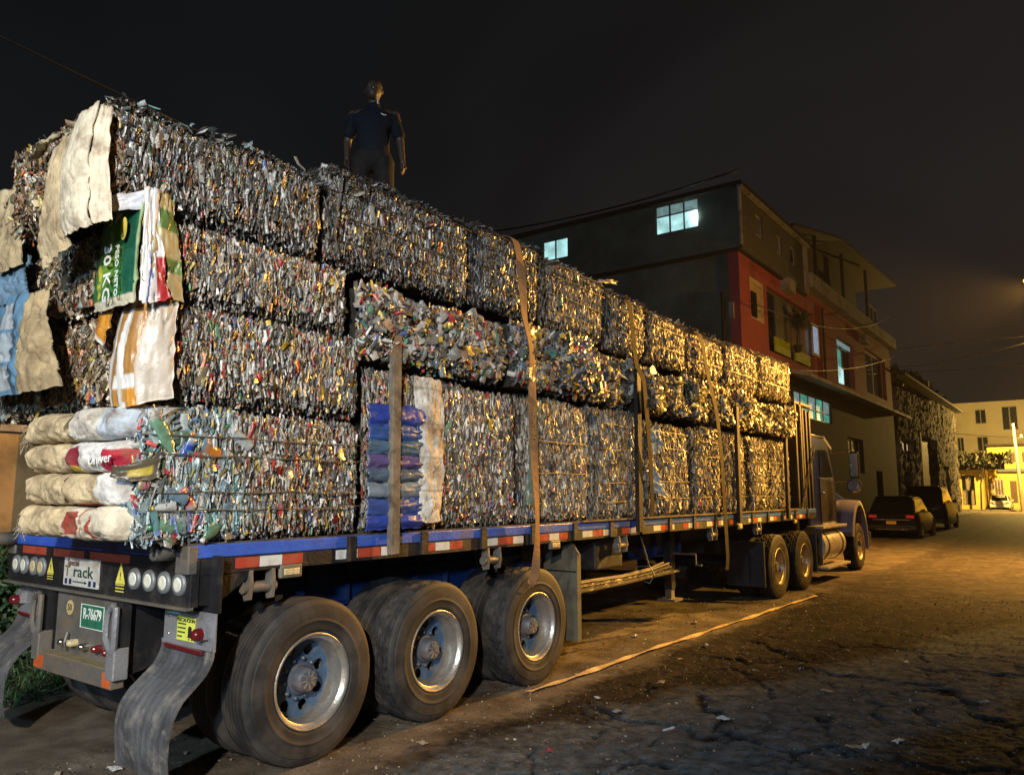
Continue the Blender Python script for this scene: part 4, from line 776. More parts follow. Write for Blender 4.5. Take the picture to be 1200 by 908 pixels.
def disc_mb(x, r0, r1, nh, rh, hr, thick=.012, nr=13, nth=130):
    V = []; 
    for d_ in (0, -thick):
        for i in range(nr):
            r = r0 + (r1 - r0) * i / (nr - 1)
            for k in range(nth):
                t = 2 * math.pi * k / nth; y, z = r * math.cos(t), r * math.sin(t)
                for h in range(nh):
                    th = 2 * math.pi * h / nh + .2; cy, cz = hr * math.cos(th), hr * math.sin(th); d = math.hypot(y - cy, z - cz)
                    if rh * .66 < d < rh * 1.3: y, z = cy + (y - cy) * rh / d, cz + (z - cz) * rh / d
                V.append((x + d_ - .035 * ((r - r0) / (r1 - r0)) * (1 - (r - r0) / (r1 - r0)) * 2, y, z))
    fs = []
    for i in range(nr - 1):
        for k in range(nth):
            q = (i * nth + k, i * nth + (k + 1) % nth, (i + 1) * nth + (k + 1) % nth, (i + 1) * nth + k)
            cy = sum(V[j][1] for j in q) / 4; cz = sum(V[j][2] for j in q) / 4
            if any(math.hypot(cy - hr * math.cos(2 * math.pi * h / nh + .2), cz - hr * math.sin(2 * math.pi * h / nh + .2)) < rh * .97 for h in range(nh)): continue
            fs.append(q); fs.append(tuple(j + nr * nth for j in reversed(q)))
    mb = MB(); mb.add(V, fs); return mb
def mk_wheel(kind, mt, ms, mh, mtyre, nh=8):
    """prototype outer wheel, outer tyre face in the plane x = 0"""
    d = disc_mb(-.165, .07, .258, nh, .037, .187).build('wheel', ms, None, False)
    rim = MB().lathe([(-.030, .300), (-.012, .302), (-.008, .296), (-.012, .284), (-.035, .276), (-.045, .264), (-.10, .258), (-.118, .250), (-.17, .246), (-.25, .262), (-.27, .296), (-.285, .29), (-.27, .255), (-.17, .262), (-.10, .27), (-.05, .285)], (0, 0, 0), 'x', 72, closed=True).build('rim', mt, d, 'auto')
    ty = tyre_mb(kind).build('tyre', mtyre, d, 'auto')
    hb = MB().lathe([(-.19, .075), (-.15, .098), (-.14, .098), (-.135, .085), (-.08, .080), (-.07, .074), (-.055, .068), (-.05, 0)], (0, 0, 0), 'x', 30, lambda i, k, a, r: r - (.006 if i in (5, 6) and k % 5 == 0 else 0)).build('hub', mh, d, 'auto')
    nuts = MB()
    for k in range(10): t = 2 * math.pi * k / 10; nuts.lathe([(-.165, .014), (-.145, .014), (-.14, .008), (-.14, 0)], (0, .125 * math.cos(t), .125 * math.sin(t)), 'x', 6)
    nuts.build('wheel_nuts', HUBM, d)
    cap = MB()
    for k in range(8): t = 2 * math.pi * k / 8; cap.beam((-.051, .018 * math.cos(t), .018 * math.sin(t)), (-.051, .06 * math.cos(t), .06 * math.sin(t)), .008, .010, (1, 0, 0))
    cap.build('hub_ribs', RIM, d)
    return d
wr = mk_wheel('rib', RIM, RIMB, HUBM, RUBBER); wb = mk_wheel('block', RIM, RIMB, HUBM, RUBBER)
off = wloc(tr)
def place_wheel(w_, parent, x, y, z=.515, flip=False, rot=0, fresh=False):
    c = w_ if fresh else copy_tree(w_); c.parent = parent; o_ = wloc(parent); c.location = (x - o_[0], y - o_[1], z - o_[2]); c.rotation_euler = (rot, 0, math.pi if flip else 0)
    return c
used = {0: False, 1: False}
for i, (y, w_) in enumerate(((.90, wr), (2.10, wb), (3.45, wb))):
    place_wheel(w_, tr, -.0, y, rot=i * .3 + .1, fresh=(i < 2)); place_wheel(w_, tr, -.64, y, flip=True, rot=i)
    place_wheel(w_, tr, -2.44, y, flip=True, rot=i); place_wheel(w_, tr, -1.80, y, rot=i)
    MB().tube([(-2.2, y, .515), (-.24, y, .515)], .065, 12).build('axle', BLACK, tr)
    MB().prism([(y - .5, .82), (y + .5, .82), (y + .2, .60), (y - .2, .60)], 'x', -.84, -.76).build('spring_hanger', BLUEF, tr)
    MB().prism([(y - .5, .82), (y + .5, .82), (y + .2, .60), (y - .2, .60)], 'x', -1.68, -1.60).build('spring_hanger', BLUEF, tr)

# bundle of rods slung under the deck
rd = thing('rod_bundle', 'bundle of long metal rods tied under the trailer beside the olive guard', 'metal rods', (-.2, 5.4, .72))
rr = random.Random(4)
for i in range(16):
    a = rr.uniform(0, 6.28); q = .09 * math.sqrt(rr.random()); dx, dz = q * math.cos(a), q * math.sin(a) * .8; dl = rr.uniform(-.12, .12)
    MB().tube([(-.22 + dx, 4.35 + dl, .74 + dz), (-.18 + dx * .8, 5.4, .74 + dz * .8), (-.17 + dx * .8, 6.1, .76 + dz * .9), (-.14 + dx * 1.2, 6.55 + dl, .79 + dz * 1.2)], .011, 6).build('rod', CHROME if i % 3 else STEEL, rd)
MB().tube([(-.30, 5.95, .70), (-.12, 5.95, .66), (-.06, 5.95, .76), (-.12, 5.95, .86), (-.3, 5.95, .84), (-.30, 5.95, .70)], .010, 6).build('tie_wire', STEEL, rd)
MB().tube([(-.12, 5.95, .85), (-.10, 5.70, 1.22)], .010, 6).build('hanging_wire', STEEL, rd)

# straps over the load
def ribbon(name, pts, wd, m_, parent, twist=None, th=.005, n=60):
    P = np.array(pts, float); t = np.linspace(0, len(P) - 1, n); Q = np.stack([np.interp(t, range(len(P)), P[:, k]) for k in range(3)], -1)
    for _ in range(2): Q[1:-1] = (Q[:-2] + 2 * Q[1:-1] + Q[2:]) / 4
    mb = MB(); vs = []
    for i in range(n):
        d = Vector(Q[min(i + 1, n - 1)] - Q[max(i - 1, 0)]).normalized(); nn = Vector((1, 0, 0)) if abs(d.x) < .8 else Vector((0, 0, 1))
        nn = (nn - d * nn.dot(d)).normalized(); wv = d.cross(nn); a = twist(i / (n - 1)) if twist else 0
        w2 = wv * math.cos(a) + nn * math.sin(a); n2 = nn * math.cos(a) - wv * math.sin(a); c = Vector(Q[i])
        vs += [c - w2 * wd / 2 - n2 * th / 2, c + w2 * wd / 2 - n2 * th / 2, c + w2 * wd / 2 + n2 * th / 2, c - w2 * wd / 2 + n2 * th / 2]
    fs = [(i * 4 + k, i * 4 + (k + 1) % 4, i * 4 + 4 + (k + 1) % 4, i * 4 + 4 + k) for i in range(n - 1) for k in range(4)] + [(0, 1, 2, 3), (n * 4 - 1, n * 4 - 2, n * 4 - 3, n * 4 - 4)]
    mb.add(vs, fs); return mb.build(name, m_, parent)
def strap(label, pts, m_, wd=.095, txt=None, end=None, tw=None):
    r_ = thing('tie_down_strap', label, 'strap', tuple(pts[-1]), 'tie-down straps over the load'); b_ = ribbon('webbing', pts, wd, m_, r_, tw)
    if txt: text('lettering', txt[0], .062, txt[1], txt[2], txt[3], INK, b_, sx=.9)
    return r_
strap('orange webbing strap with black lettering, hanging down over the second trailer axle', [(-1.2, 3.00, 4.14), (-.2, 3.02, 4.10), (.05, 3.04, 4.06), (.105, 3.06, 3.7), (.10, 3.10, 3.3), (.16, 3.14, 3.0), (.13, 3.18, 2.5), (.11, 3.24, 2.0), (.10, 3.30, 1.5), (.07, 3.33, 1.2), (.045, 3.34, 1.0), (.03, 3.28, .90)], STRAP, .10,
      ('MAX SECURE', (.138, 3.195, 2.36), (.012, -.05, -1), (0, 1, 0)), tw=lambda t: .25 * math.sin(t * 19) if t > .25 else 0)
strap('dark strap over the top bales left of the house corner, second from the rear', [(-1.2, 5.18, 4.0), (-.1, 5.20, 3.98), (.07, 5.22, 3.9), (.10, 5.25, 3.4), (.10, 5.30, 3.16), (.16, 5.36, 3.0), (.14, 5.5, 2.3), (.10, 5.62, 1.7), (.075, 5.66, 1.45)], mat('webbing_brown', (.024, .017, .011), .8, 0, .2, 12, .3, 90, .1, dirt=(.035, .026, .018), dscale=6), .10)
strap('long dark strap leaning forward down the load and hanging below the deck', [(-1.2, 7.2, 3.98), (-.1, 7.24, 3.94), (.07, 7.27, 3.85), (.12, 7.35, 3.3), (.17, 7.5, 2.8), (.13, 7.72, 2.2), (.09, 7.86, 1.6), (.06, 7.95, 1.40), (.06, 7.97, 1.1), (.04, 8.04, .82), (.03, 8.02, .66)], mat('webbing_brown', None), .12)
o = tag(ribbon('tie_down_strap', [(.09, 3.16, .02), (.11, 3.7, .016), (.13, 4.3, .02), (.12, 5.0, .018), (.14, 5.7, .022), (.19, 6.5, .018), (.20, 7.3, .022), (.25, 8.2, .018), (.27, 9.1, .02), (.31, 10.0, .02), (.36, 11.1, .02)], .06, mat('webbing_yellow', (.72, .52, .26), .7, 0, .2, 12, .3, 90, .3, dirt=(.20, .10, .05), dscale=8, dlo=.5, dhi=.7), None, lambda t: 1.57 + .22 * math.sin(t * 60) + .15 * math.sin(t * 23), .005, 420), 'twisted yellow and orange strap lying straight along the road beside the trailer', 'strap')
tag(MB().tube([(.36 + .06 * math.cos(a / 3), 11.28 + .17 * math.sin(a / 3), .015) for a in range(20)], .012, 6, False).build('strap_hook', POSTD, None), 'dark loop hook at the far end of the strap lying on the road', 'hook')

# ================================================================ TRACTOR
BLUEC = mat('dark_blue_car_paint', (.004, .013, .13), .42, 0, .15, 4, .03, 20, .12)
FEND = mat('lit_pale_fender_paint', (.28, .26, .32), .32, .2, .15, 4, .05, 20, .6, coat=.5)  # shine and pale lamplight on the fenders put into their colour
GLASSD = mat('dark_glass', (.010, .011, .012), .12, 0, .1, 4, 0, 20, .4)
tk = thing('tractor_truck', 'dark blue conventional tractor truck with chrome tank pulling the loaded trailer', 'truck', (-1.22, 15.2, 0))
cabp = [(13.0, 1.02), (13.0, 2.68), (13.10, 2.80), (13.4, 2.86), (14.2, 2.88), (14.55, 2.78), (15.05, 1.95), (15.1, 1.02)]
MB().prism(cabp, 'x', -2.22, -.20).build('cab', BLUEC, tk, 'auto', bevel=.04)
MB().prism([(14.62, 2.70), (14.98, 2.02), (15.06, 2.02), (14.68, 2.74)], 'x', -2.12, -.30).build('windscreen', GLASSD, tk)
dr_ = MB().box(-.205, -.182, 13.78, 14.86, 1.12, 2.02, .012).build('door', mat('door_paint_warm_reflection', (.04, .034, .04), .35, 0, .3, 4, .1, 20, .3), tk)  # brownish base puts a warm reflection into the dark blue door's colour
MB().prism([(13.86, 2.06), (13.86, 2.58), (14.38, 2.60), (14.78, 2.06)], 'x', -.205, -.186).build('door_window', GLASSD, tk)
MB().tube([(-.165, 13.84, 1.72), (-.165, 14.0, 1.72)], .014, 6).build('handle', CHROME, dr_)
MB().box(-.19, -.175, 13.80, 14.84, 1.04, 1.115).build('sill_trim', mat('dusty_chrome', (.55, .50, .42), .42, .35, .2, 6, .1, 30, .6, dirt=(.2, .17, .12), dscale=5, dlo=.5, dhi=.8), tk)
MB().prism([(14.35, 2.80), (14.95, 2.62), (14.97, 2.68), (14.4, 2.90)], 'x', -2.15, -.22).build('sun_visor', mat('dusty_chrome', (.55, .50, .42), .42, .35, .2, 6, .1, 30, .6, dirt=(.2, .17, .12), dscale=5, dlo=.5, dhi=.8), tk)
MB().box(-.40, -.19, 13.2, 14.3, 2.84, 2.875, .01).build('roof_trim', CHROME, tk)
for x in (-.45, -1.22, -2.0): MB().box(x - .05, x + .05, 14.15, 14.3, 2.885, 2.93, .01).build('roof_lamp', AMBER, tk)
# hood and fenders
hp = [(15.08, 1.02), (15.08, 1.92), (16.2, 1.78), (17.35, 1.55), (17.55, 1.35), (17.6, .75), (15.6, .75)]
MB().prism(hp, 'x', -1.95, -.50).build('hood', BLUEC, tk, 'auto', bevel=.06)
MB().box(-2.35, -.10, 17.58, 17.74, .42, .80, .04).build('bumper', CHROME, tk)
for sx, x0, x1 in ((1, -.52, -.03), (-1, -2.41, -1.92)):
    mb = MB(); A = np.linspace(-.15, math.pi * .93, 22); P = []
    for a in A:
        r = .70; row = []
        for q, rr_ in ((0, r), (.03, r + .035), (.25, r + .05), (.47, r + .035), (.49, r - .01), (.49, r - .06)):
            row.append((x0 + q if sx > 0 else x1 - q, 16.4 + rr_ * math.cos(a), .56 + max(rr_ * math.sin(a), -.1) * 1.34))
        P.append(row)
    P = np.array(P); mb.grid(P); Q = P.copy(); Q[..., 1] = 16.4 + (Q[..., 1] - 16.4) * .95; Q[..., 2] = .56 + (Q[..., 2] - .56) * .95; mb.grid(Q); mb.grid(np.stack([P[:, -1], Q[:, -1]])); mb.grid(np.stack([P[0], Q[0]])); mb.grid(np.stack([P[-1], Q[-1]]))
    mb.build('fender', FEND, tk, 'auto')
# mirror, tank, steps
MB().tube([(-.19, 14.75, 2.55), (.16, 15.05, 2.62), (.20, 15.08, 2.6), (.20, 15.08, 1.98), (-.18, 14.9, 1.95)], .016, 8).build('mirror_arm', CHROME, tk)
mr_ = MB().box(.10, .30, 15.02, 15.10, 2.02, 2.58, .03).build('mirror', BLACK, tk); MB().box(.12, .28, 15.008, 15.02, 2.06, 2.54).build('mirror_glass', CHROME, mr_)
MB().lathe([(-.0, 0), (0, .12), (.03, .15), (.06, .15), (.07, 0)], (.18, 15.0, 1.86), 'y', 18).build('round_mirror', CHROME, tk, 'auto')
MB().tube([(-.27, 13.05, .70), (-.27, 14.62, .70)], .32, 28).build('fuel_tank', mat('dusty_chrome', (.55, .50, .42), .42, .35, .2, 6, .1, 30, .6, dirt=(.2, .17, .12), dscale=5, dlo=.5, dhi=.8), tk, 'auto')
for y in (13.3, 14.35): MB().tube([(-.27, y, .70), (-.27, y + .06, .70)], .332, 28).build('tank_band', BLACK, tk, 'auto')
for y, z, l in ((13.15, .26, 1.75), (12.95, 1.03, 1.8)):
    MB().box(-.26, .06, y, y + l, z, z + .05, .01).build('step', mat('dusty_chrome', (.55, .50, .42), .42, .35, .2, 6, .1, 30, .6, dirt=(.2, .17, .12), dscale=5, dlo=.5, dhi=.8), tk)
MB().box(-.3, 0, 13.0, 13.05, .35, 1.05).build('step_side', CHROME, tk)
MB().box(-1.8, -.64, 9.8, 15.0, .72, .98).build('chassis', BLACK, tk); MB().box(-1.5, -.9, 10.7, 11.7, .98, 1.22).build('fifth_wheel', BLACK, tk)
for x in (-.42, -2.05): MB().tube([(x, 12.82, .9), (x, 12.82, 3.35), (x, 12.74, 3.5)], .065, 12).build('exhaust_stack', POSTD, tk, 'auto')
tw_ = mk_wheel('block', mat('bronze_rim', (.38, .31, .20), .4, .6, .2, 8, .1, 60), mat('grey_disc', (.16, .13, .09), .5, .4), HUBM, RUBBER2)
for i, y in enumerate((10.54, 11.97)):
    place_wheel(tw_, tk, -.02, y, rot=i, fresh=(i == 0)); place_wheel(tw_, tk, -.66, y, flip=True); place_wheel(tw_, tk, -2.42, y, flip=True); place_wheel(tw_, tk, -1.78, y)
    MB().tube([(-2.2, y, .515), (-.24, y, .515)], .08, 12).build('axle', BLACK, tk)
sw = place_wheel(tw_, tk, -.06, 16.4); place_wheel(tw_, tk, -2.38, 16.4, flip=True)
MB().lathe([(-.05, .07), (-.02, .17), (.02, .16), (.05, .07), (.055, 0)], (-.10, 16.4, .515), 'x', 20).build('hub_cover', CHROME, tk, 'auto')
for y0, y1 in ((9.75, 9.80), (12.70, 12.74)): MB().box(-.64, -.03, y0, y1, .25, .95).build('mud_flap', BLACK, tk)

# ================================================================ CARS
def car(label, x, y, L, wd, H, paint, suv=True, lights=LENSR, plate=None, pale=False, rear_away=True, name='parked_car'):
    r_ = thing(name, label, 'car', (x, y, 0)); hw = wd / 2
    def lof(st, nm, m_, mirror=True):
        P = []
        for (yy, pts) in st:
            row = [(-a, yy, z) for a, z in reversed(pts)] + [(a, yy, z) for a, z in pts]; P.append([(x + a, y + b, z) for a, b, z in row])
        mb = MB(); mb.grid(np.array(P)); n = len(P[0])
        mb.add(P[0], [tuple(range(n))]); mb.add(P[-1], [tuple(range(n))]); o = mb.build(nm, m_, r_, 'auto'); return o
    zb = H * .60
    body = [(0.0, [(hw * .55, zb - .02), (hw * .84, zb - .06), (hw * .88, .75), (hw * .88, .48), (hw * .80, .30)]), (.12, [(hw * .55, zb + .02), (hw * .92, zb - .02), (hw * .98, .75), (hw * .98, .45), (hw * .92, .24)]),
            (.6, [(hw * .6, zb + .04), (hw * .94, zb), (hw, .78), (hw, .42), (hw * .95, .22)]), (L * .5, [(hw * .6, zb + .03), (hw * .94, zb - .01), (hw, .78), (hw, .42), (hw * .95, .22)]),
            (L * .72, [(hw * .6, zb + .02), (hw * .93, zb - .03), (hw * .99, .76), (hw, .42), (hw * .95, .22)]), (L * .92, [(hw * .5, zb - .10), (hw * .86, zb - .16), (hw * .95, .68), (hw * .96, .42), (hw * .9, .22)]), (L, [(hw * .4, zb - .25), (hw * .70, zb - .28), (hw * .78, .6), (hw * .78, .42), (hw * .72, .26)])]
    lof(body, 'body', paint)
    yr = .22 if suv else .75
    top = [(yr - .12, [(hw * .5, zb + .01), (hw * .86, zb)]), (yr + .22, [(hw * .5, H - .05), (hw * .72, H - .08)]), (L * .35, [(hw * .5, H), (hw * .74, H - .04)]), (L * .52, [(hw * .5, H - .04), (hw * .72, H - .08)]), (L * .72, [(hw * .5, zb + .02), (hw * .86, zb)])]
    top[1] = (yr + .50, top[1][1]) if suv else top[1]
    P = [[(x + s * a, y + yy, z) for s, (a, z) in ((-1, p[1]), (-1, p[0]), (1, p[0]), (1, p[1]))] for yy, p in top]
    mb = MB(); mb.grid(np.array(P))
    for sd in (0, 3):
        row = [q[sd] for q in P]; mb.add(row, [tuple(range(len(row)))])
    mb.build('cabin', paint, r_, 'auto')
    for sd in (-1, 1):
        o_ = .006 * sd
        MB().add([(x + sd * hw * .855 + o_, y + yr + .10, zb + .05), (x + sd * hw * .76 + o_, y + yr + .55, H - .14), (x + sd * hw * .78 + o_, y + L * .5, H - .14), (x + sd * hw * .87 + o_, y + L * .66, zb + .05)], [(0, 1, 2, 3)]).build('side_window', GLASSD, r_, fix=False)
        MB().box(x + sd * hw * .70 - .14, x + sd * hw * .70 + .14, y - .02, y + .10, zb - .19, zb - .08, .02).build('tail_light', lights, r_)
        MB().box(x + sd * hw * .55 - .2, x + sd * hw * .55 + .2, y + L - .08, y + L + .0, .55, .68, .02).build('headlight', LENS, r_)
        MB().box(x + sd * (hw + .02) - .09, x + sd * (hw + .02) + .09, y + L * .62, y + L * .62 + .1, zb, zb + .14, .02).build('mirror', paint, r_)
        for wy in (L * .19, L * .80):
            t_ = MB().lathe([(-.10, .22), (-.11, .28), (-.09, .325), (.09, .325), (.11, .28), (.10, .22)], (x + sd * (hw - .10), y + wy, .325), 'x', 28).build('wheel', RUBBER2, r_, 'auto')
            MB().lathe([(sd * .10, .215), (sd * .085, .19), (sd * .075, .05), (sd * .085, 0)], (x + sd * (hw - .10), y + wy, .325), 'x', 20, lambda i, k, a, r: r).build('rim', RIM, t_, 'auto')
            MB().lathe([(sd * .005, .355), (sd * .005, .40), (-sd * .1, .40), (-sd * .1, .355)], (x + sd * hw * .992, y + wy, .335), 'x', 28).build('wheel_arch', BLACK, r_)
    MB().add([(x - hw * .78, y + yr - .085, zb + .06), (x + hw * .78, y + yr - .085, zb + .06), (x + hw * .66, y + yr + (.45 if suv else .19), H - .10), (x - hw * .66, y + yr + (.45 if suv else .19), H - .10)], [(0, 1, 2, 3)]).build('rear_window', GLASSD, r_, fix=False)
    MB().box(x - hw * .70, x + hw * .70, y - .035, y + .03, zb - .27, zb - .235).build('chrome_strip', CHROME, r_)
    MB().box(x - hw * .9, x + hw * .9, y - .06, y + .10, .34, .50, .03).build('bumper', BLACK if not pale else paint, r_)
    MB().box(x - hw * .62, x + hw * .62, y - .075, y - .05, .33, .37, .01).build('bumper_trim', CHROME, r_)
    if suv: MB().box(x - hw * .66, x + hw * .66, y + yr + .30, y + yr + .54, H - .06, H - .02, .012).build('spoiler', paint, r_)
    if plate: MB().box(x - .17, x + .17, y - .045, y - .03, zb - .42, zb - .30).build('licence_plate', plate, r_)
    return r_
DK = mat('black_car_paint', (.010, .009, .009), .34, 0, .15, 4, .02, 20, .14)
DK2 = mat('brown_black_car_paint', (.012, .010, .009), .34, 0, .15, 4, .02, 20, .14)
PLY = mat('yellow_plate', (.75, .45, .05), .5, 0, .08)
TAILR = mat('glowing_tail_lamp', (.5, .02, .02), .3, emit=(1, .06, .05), es=.12, bump=0)
car('dark crossover car with a yellow plate parked just ahead of the tractor truck', -1.83, 29.6, 4.5, 1.84, 1.60, DK, lights=TAILR, plate=PLY)
car('taller black car parked in front of the crossover, mostly hidden behind it', -2.05, 38.4, 4.8, 1.9, 2.05, DK2)
car('small pale hatchback parked far down the street in front of the yellow house', -2.4, 84.0, 4.0, 1.75, 1.5, mat('pale_car_paint', (.55, .52, .45), .35, 0, .1, coat=.5), pale=True)

# ================================================================ PERSON
def person():
    root = thing('person', 'standing man in a dark short-sleeved shirt and dark trousers, on top of the load', 'person', (-1.15, 2.35, 4.04))
    bm = bmesh.new(); base = Vector(root.location)
    # facing direction: towards the camera side (+x, -y)
    f = Vector((.62, -.78, 0)).normalized(); s = Vector((-f.y, f.x, 0)) * 1  # person's left, as seen on the picture's right
    if s.x < 0: s = -s
    def W(a, b, z): return base + s * a + f * b + Vector((0, 0, z))
    def cap(p, q, r0, r1, n=12, sq=1.0, into=bm):
        d = (q - p); L = d.length; d.normalize(); x = d.orthogonal().normalized(); y = d.cross(x)
        if sq != 1.0: x = (f - d * f.dot(d)).normalized(); y = d.cross(x)
        vs = []; st = [(-.9, .45), (-.5, .85), (0, 1)] + [(0, 1)] * 0
        rings = [(p - d * r0 * .85, r0 * .5), (p - d * r0 * .45, r0 * .88), (p, r0), (p + d * L * .5, (r0 + r1) / 2), (q, r1), (q + d * r1 * .45, r1 * .88), (q + d * r1 * .85, r1 * .5)]
        R_ = [[into.verts.new(c + x * math.cos(t) * r * sq + y * math.sin(t) * r) for t in [2 * math.pi * k / n for k in range(n)]] for c, r in rings]
        for a, b in zip(R_, R_[1:]):
            for k in range(n): into.faces.new((a[k], a[(k + 1) % n], b[(k + 1) % n], b[k]))
        into.faces.new(R_[0][::-1]); into.faces.new(R_[-1])
    def ell(c, rx, ry, rz, into=bm, seg=16):
        r_ = bmesh.ops.create_uvsphere(into, u_segments=seg, v_segments=12, radius=1)
        for v in r_['verts']: q = v.co.copy(); v.co = c + s * q.x * rx + f * q.y * ry + Vector((0, 0, q.z * rz))
    # legs
    for sg in (-1, 1):
        cap(W(.10 * sg, 0, .86), W(.13 * sg, .02, .48), .088, .062); cap(W(.13 * sg, .02, .48), W(.14 * sg, -.01, .10), .060, .042); cap(W(.14 * sg, -.02, .05), W(.16 * sg, .15, .035), .042, .035)
    ell(W(0, 0, .93), .165, .115, .14); cap(W(0, 0, .98), W(0, .01, 1.22), .135, .145, 16, .78); ell(W(0, .01, 1.27), .185, .115, .15)
    cap(W(-.13, 0, 1.36), W(.13, 0, 1.36), .062, .062); cap(W(0, 0, 1.38), W(0, .025, 1.50), .060, .052)
    # head, slightly bowed and turned
    hc = W(.0, .045, 1.60); ell(hc, .074, .092, .112); ell(W(0, .085, 1.545), .050, .050, .055); cap(W(0, .125, 1.61), W(0, .148, 1.585), .010, .015, 8)
    for sg in (-1, 1): ell(W(.076 * sg, .03, 1.60), .012, .022, .032); ell(W(.030 * sg, .120, 1.622), .020, .012, .010); 
    ell(W(0, .128, 1.548), .026, .012, .008)
    def arm(sg, sh, el, wr_):
        cap(sh, el, .050, .038); cap(el, wr_, .037, .025)
        d = (wr_ - el).normalized(); side = f; palm = wr_ + d * .05; cap(wr_, palm + d * .02, .024, .032, 10, .6)
        for k, (o_, ln) in enumerate(((-.027, .062), (-.009, .074), (.009, .070), (.026, .054))):
            a = palm + d * .035 + side * o_; b = a + d * ln * .55 - s * sg * .006; c = b + d * ln * .45 - s * sg * .022; cap(a, b, .0085, .0078, 6); cap(b, c, .0078, .0065, 6)
        a = wr_ + d * .03 + side * .03; b = a + d * .03 + side * .022; cap(a, b, .011, .010, 6); cap(b, b + d * .032 + side * .004, .0095, .008, 6)
    arm(-1, W(-.19, -.01, 1.37), W(-.245, -.05, 1.09), W(-.225, .06, .86))
    arm(1, W(.19, -.01, 1.37), W(.25, .0, 1.08), W(.285, .07, .83))
    me = bpy.data.meshes.new('person_body'); bmesh.ops.recalc_face_normals(bm, faces=bm.faces); bm.to_mesh(me); bm.free()
    o = bpy.data.objects.new('tmp', me); col.objects.link(o); m1 = o.modifiers.new('r', 'REMESH'); m1.mode = 'VOXEL'; m1.voxel_size = .0065; m2 = o.modifiers.new('s', 'SMOOTH'); m2.factor = .5; m2.iterations = 3
    nm = bpy.data.meshes.new_from_object(o.evaluated_get(bpy.context.evaluated_depsgraph_get())); bpy.data.objects.remove(o)
    nm.transform(Matrix.Translation(-base)); nm.shade_smooth(); nm.materials.clear(); nm.materials.append(mat('brown_skin', (.05, .028, .019), .55, 0, .1, 30, .1, 200))
    bd = bpy.data.objects.new('body', nm); col.objects.link(bd); bd.parent = root
    def garment(name, build, m_, vox=.008):
        b = bmesh.new(); build(b); bmesh.ops.recalc_face_normals(b, faces=b.faces); me = bpy.data.meshes.new(name); b.to_mesh(me); b.free()
        o = bpy.data.objects.new('tmp', me); col.objects.link(o); r = o.modifiers.new('r', 'REMESH'); r.mode = 'VOXEL'; r.voxel_size = vox; q = o.modifiers.new('s', 'SMOOTH'); q.iterations = 4
        n2 = bpy.data.meshes.new_from_object(o.evaluated_get(bpy.context.evaluated_depsgraph_get())); bpy.data.objects.remove(o)
        for v in n2.vertices: k = (fbm(v.co.x * 9, v.co.z * 6 + v.co.y * 5, 3, 3) - .5) * .018; v.co = v.co + f * float(k)
        n2.transform(Matrix.Translation(-base)); n2.shade_smooth(); n2.materials.clear(); n2.materials.append(m_); g_ = bpy.data.objects.new(name, n2); col.objects.link(g_); g_.parent = root; return g_
    def shirt(b):
        cap(W(0, 0, .90), W(0, .01, 1.18), .158, .152, 16, .8, b); ell(W(0, .012, 1.27), .198, .128, .155, b); cap(W(-.12, -.005, 1.345), W(.12, -.005, 1.345), .072, .072, 12, 1, b); cap(W(0, .0, 1.40), W(0, .015, 1.445), .070, .062, 12, 1, b)
        cap(W(-.18, -.01, 1.335), W(-.225, -.035, 1.17), .060, .058, 12, 1, b); cap(W(.18, -.01, 1.335), W(.235, -.005, 1.15), .060, .058, 12, 1, b)
    sh = garment('shirt', shirt, mat('navy_shirt', (.006, .007, .012), .85, 0, .2, 12, .3, 60, .2))
    def pants(b):
        ell(W(0, 0, .90), .178, .13, .15, b)
        for sg in (-1, 1): cap(W(.10 * sg, 0, .86), W(.13 * sg, .02, .48), .100, .076, 12, 1, b); cap(W(.13 * sg, .02, .48), W(.14 * sg, -.01, .12), .074, .060, 12, 1, b)
    garment('trousers', pants, mat('dark_trousers', (.014, .011, .010), .85, 0, .2, 12, .3, 60, .2))
    def hair(b): ell(W(0, .022, 1.645), .079, .090, .085, b)
    root.scale = (1.04, 1.04, .95)
    garment('hair', hair, mat('black_hair', (.006, .005, .004), .6, 0, .2, 40, .5, 150), .006)
    MB().tube([W(.085, .128, 1.315), W(.11, .122, 1.30), W(.13, .115, 1.305)], .005, 5).build('chest_emblem', INKW, sh)
    MB().tube([W(.045, .10, 1.50), W(.05, .115, 1.42)], .0035, 5).build('white_cord', INKW, root)
person()

# ================================================================ BUILDINGS
REDW = mat('red_wall_paint', (.30, .072, .085), .8, 0, .12, 1.5, .1, 30, .2, dirt=(.14, .055, .05), dscale=.8, dlo=.5, dhi=.85)
GREYG = mat('grey_green_render', (.14, .165, .14), .85, 0, .35, .8, .15, 30, .2, dirt=(.08, .085, .07), dscale=.7, dlo=.5, dhi=.85)
DKW = mat('dark_render', (.036, .033, .030), .85, 0, .2, 1.2, .15, 30, .2)
PALEB = mat('pale_band_paint', (.30, .29, .27), .7, 0, .15, 1.2, .1, 30, .2, dirt=(.15, .13, .12), dscale=1.2)
FRAME = mat('window_frame_paint', (.10, .10, .10), .5, 0, .1)
CREAMF = mat('cream_frame_paint', (.50, .40, .24), .7, 0, .1)
LITC = mat('lit_cool_glass', (.3, .4, .4), .3, var=.45, scale=2.2, emit=(.50, .92, .92), es=.80, bump=0)
LITC2 = mat('lit_blind_glass', (.2, .25, .26), .3, emit=(.26, .42, .42), es=.5, bump=0)
LITT = mat('lit_teal_glass', (.1, .25, .22), .3, var=.5, scale=2, emit=(.07, .33, .26), es=.75, bump=0)
LITW = mat('lit_white_tube', (.8, .9, .9), .3, emit=(.75, 1, .95), es=30, bump=0)
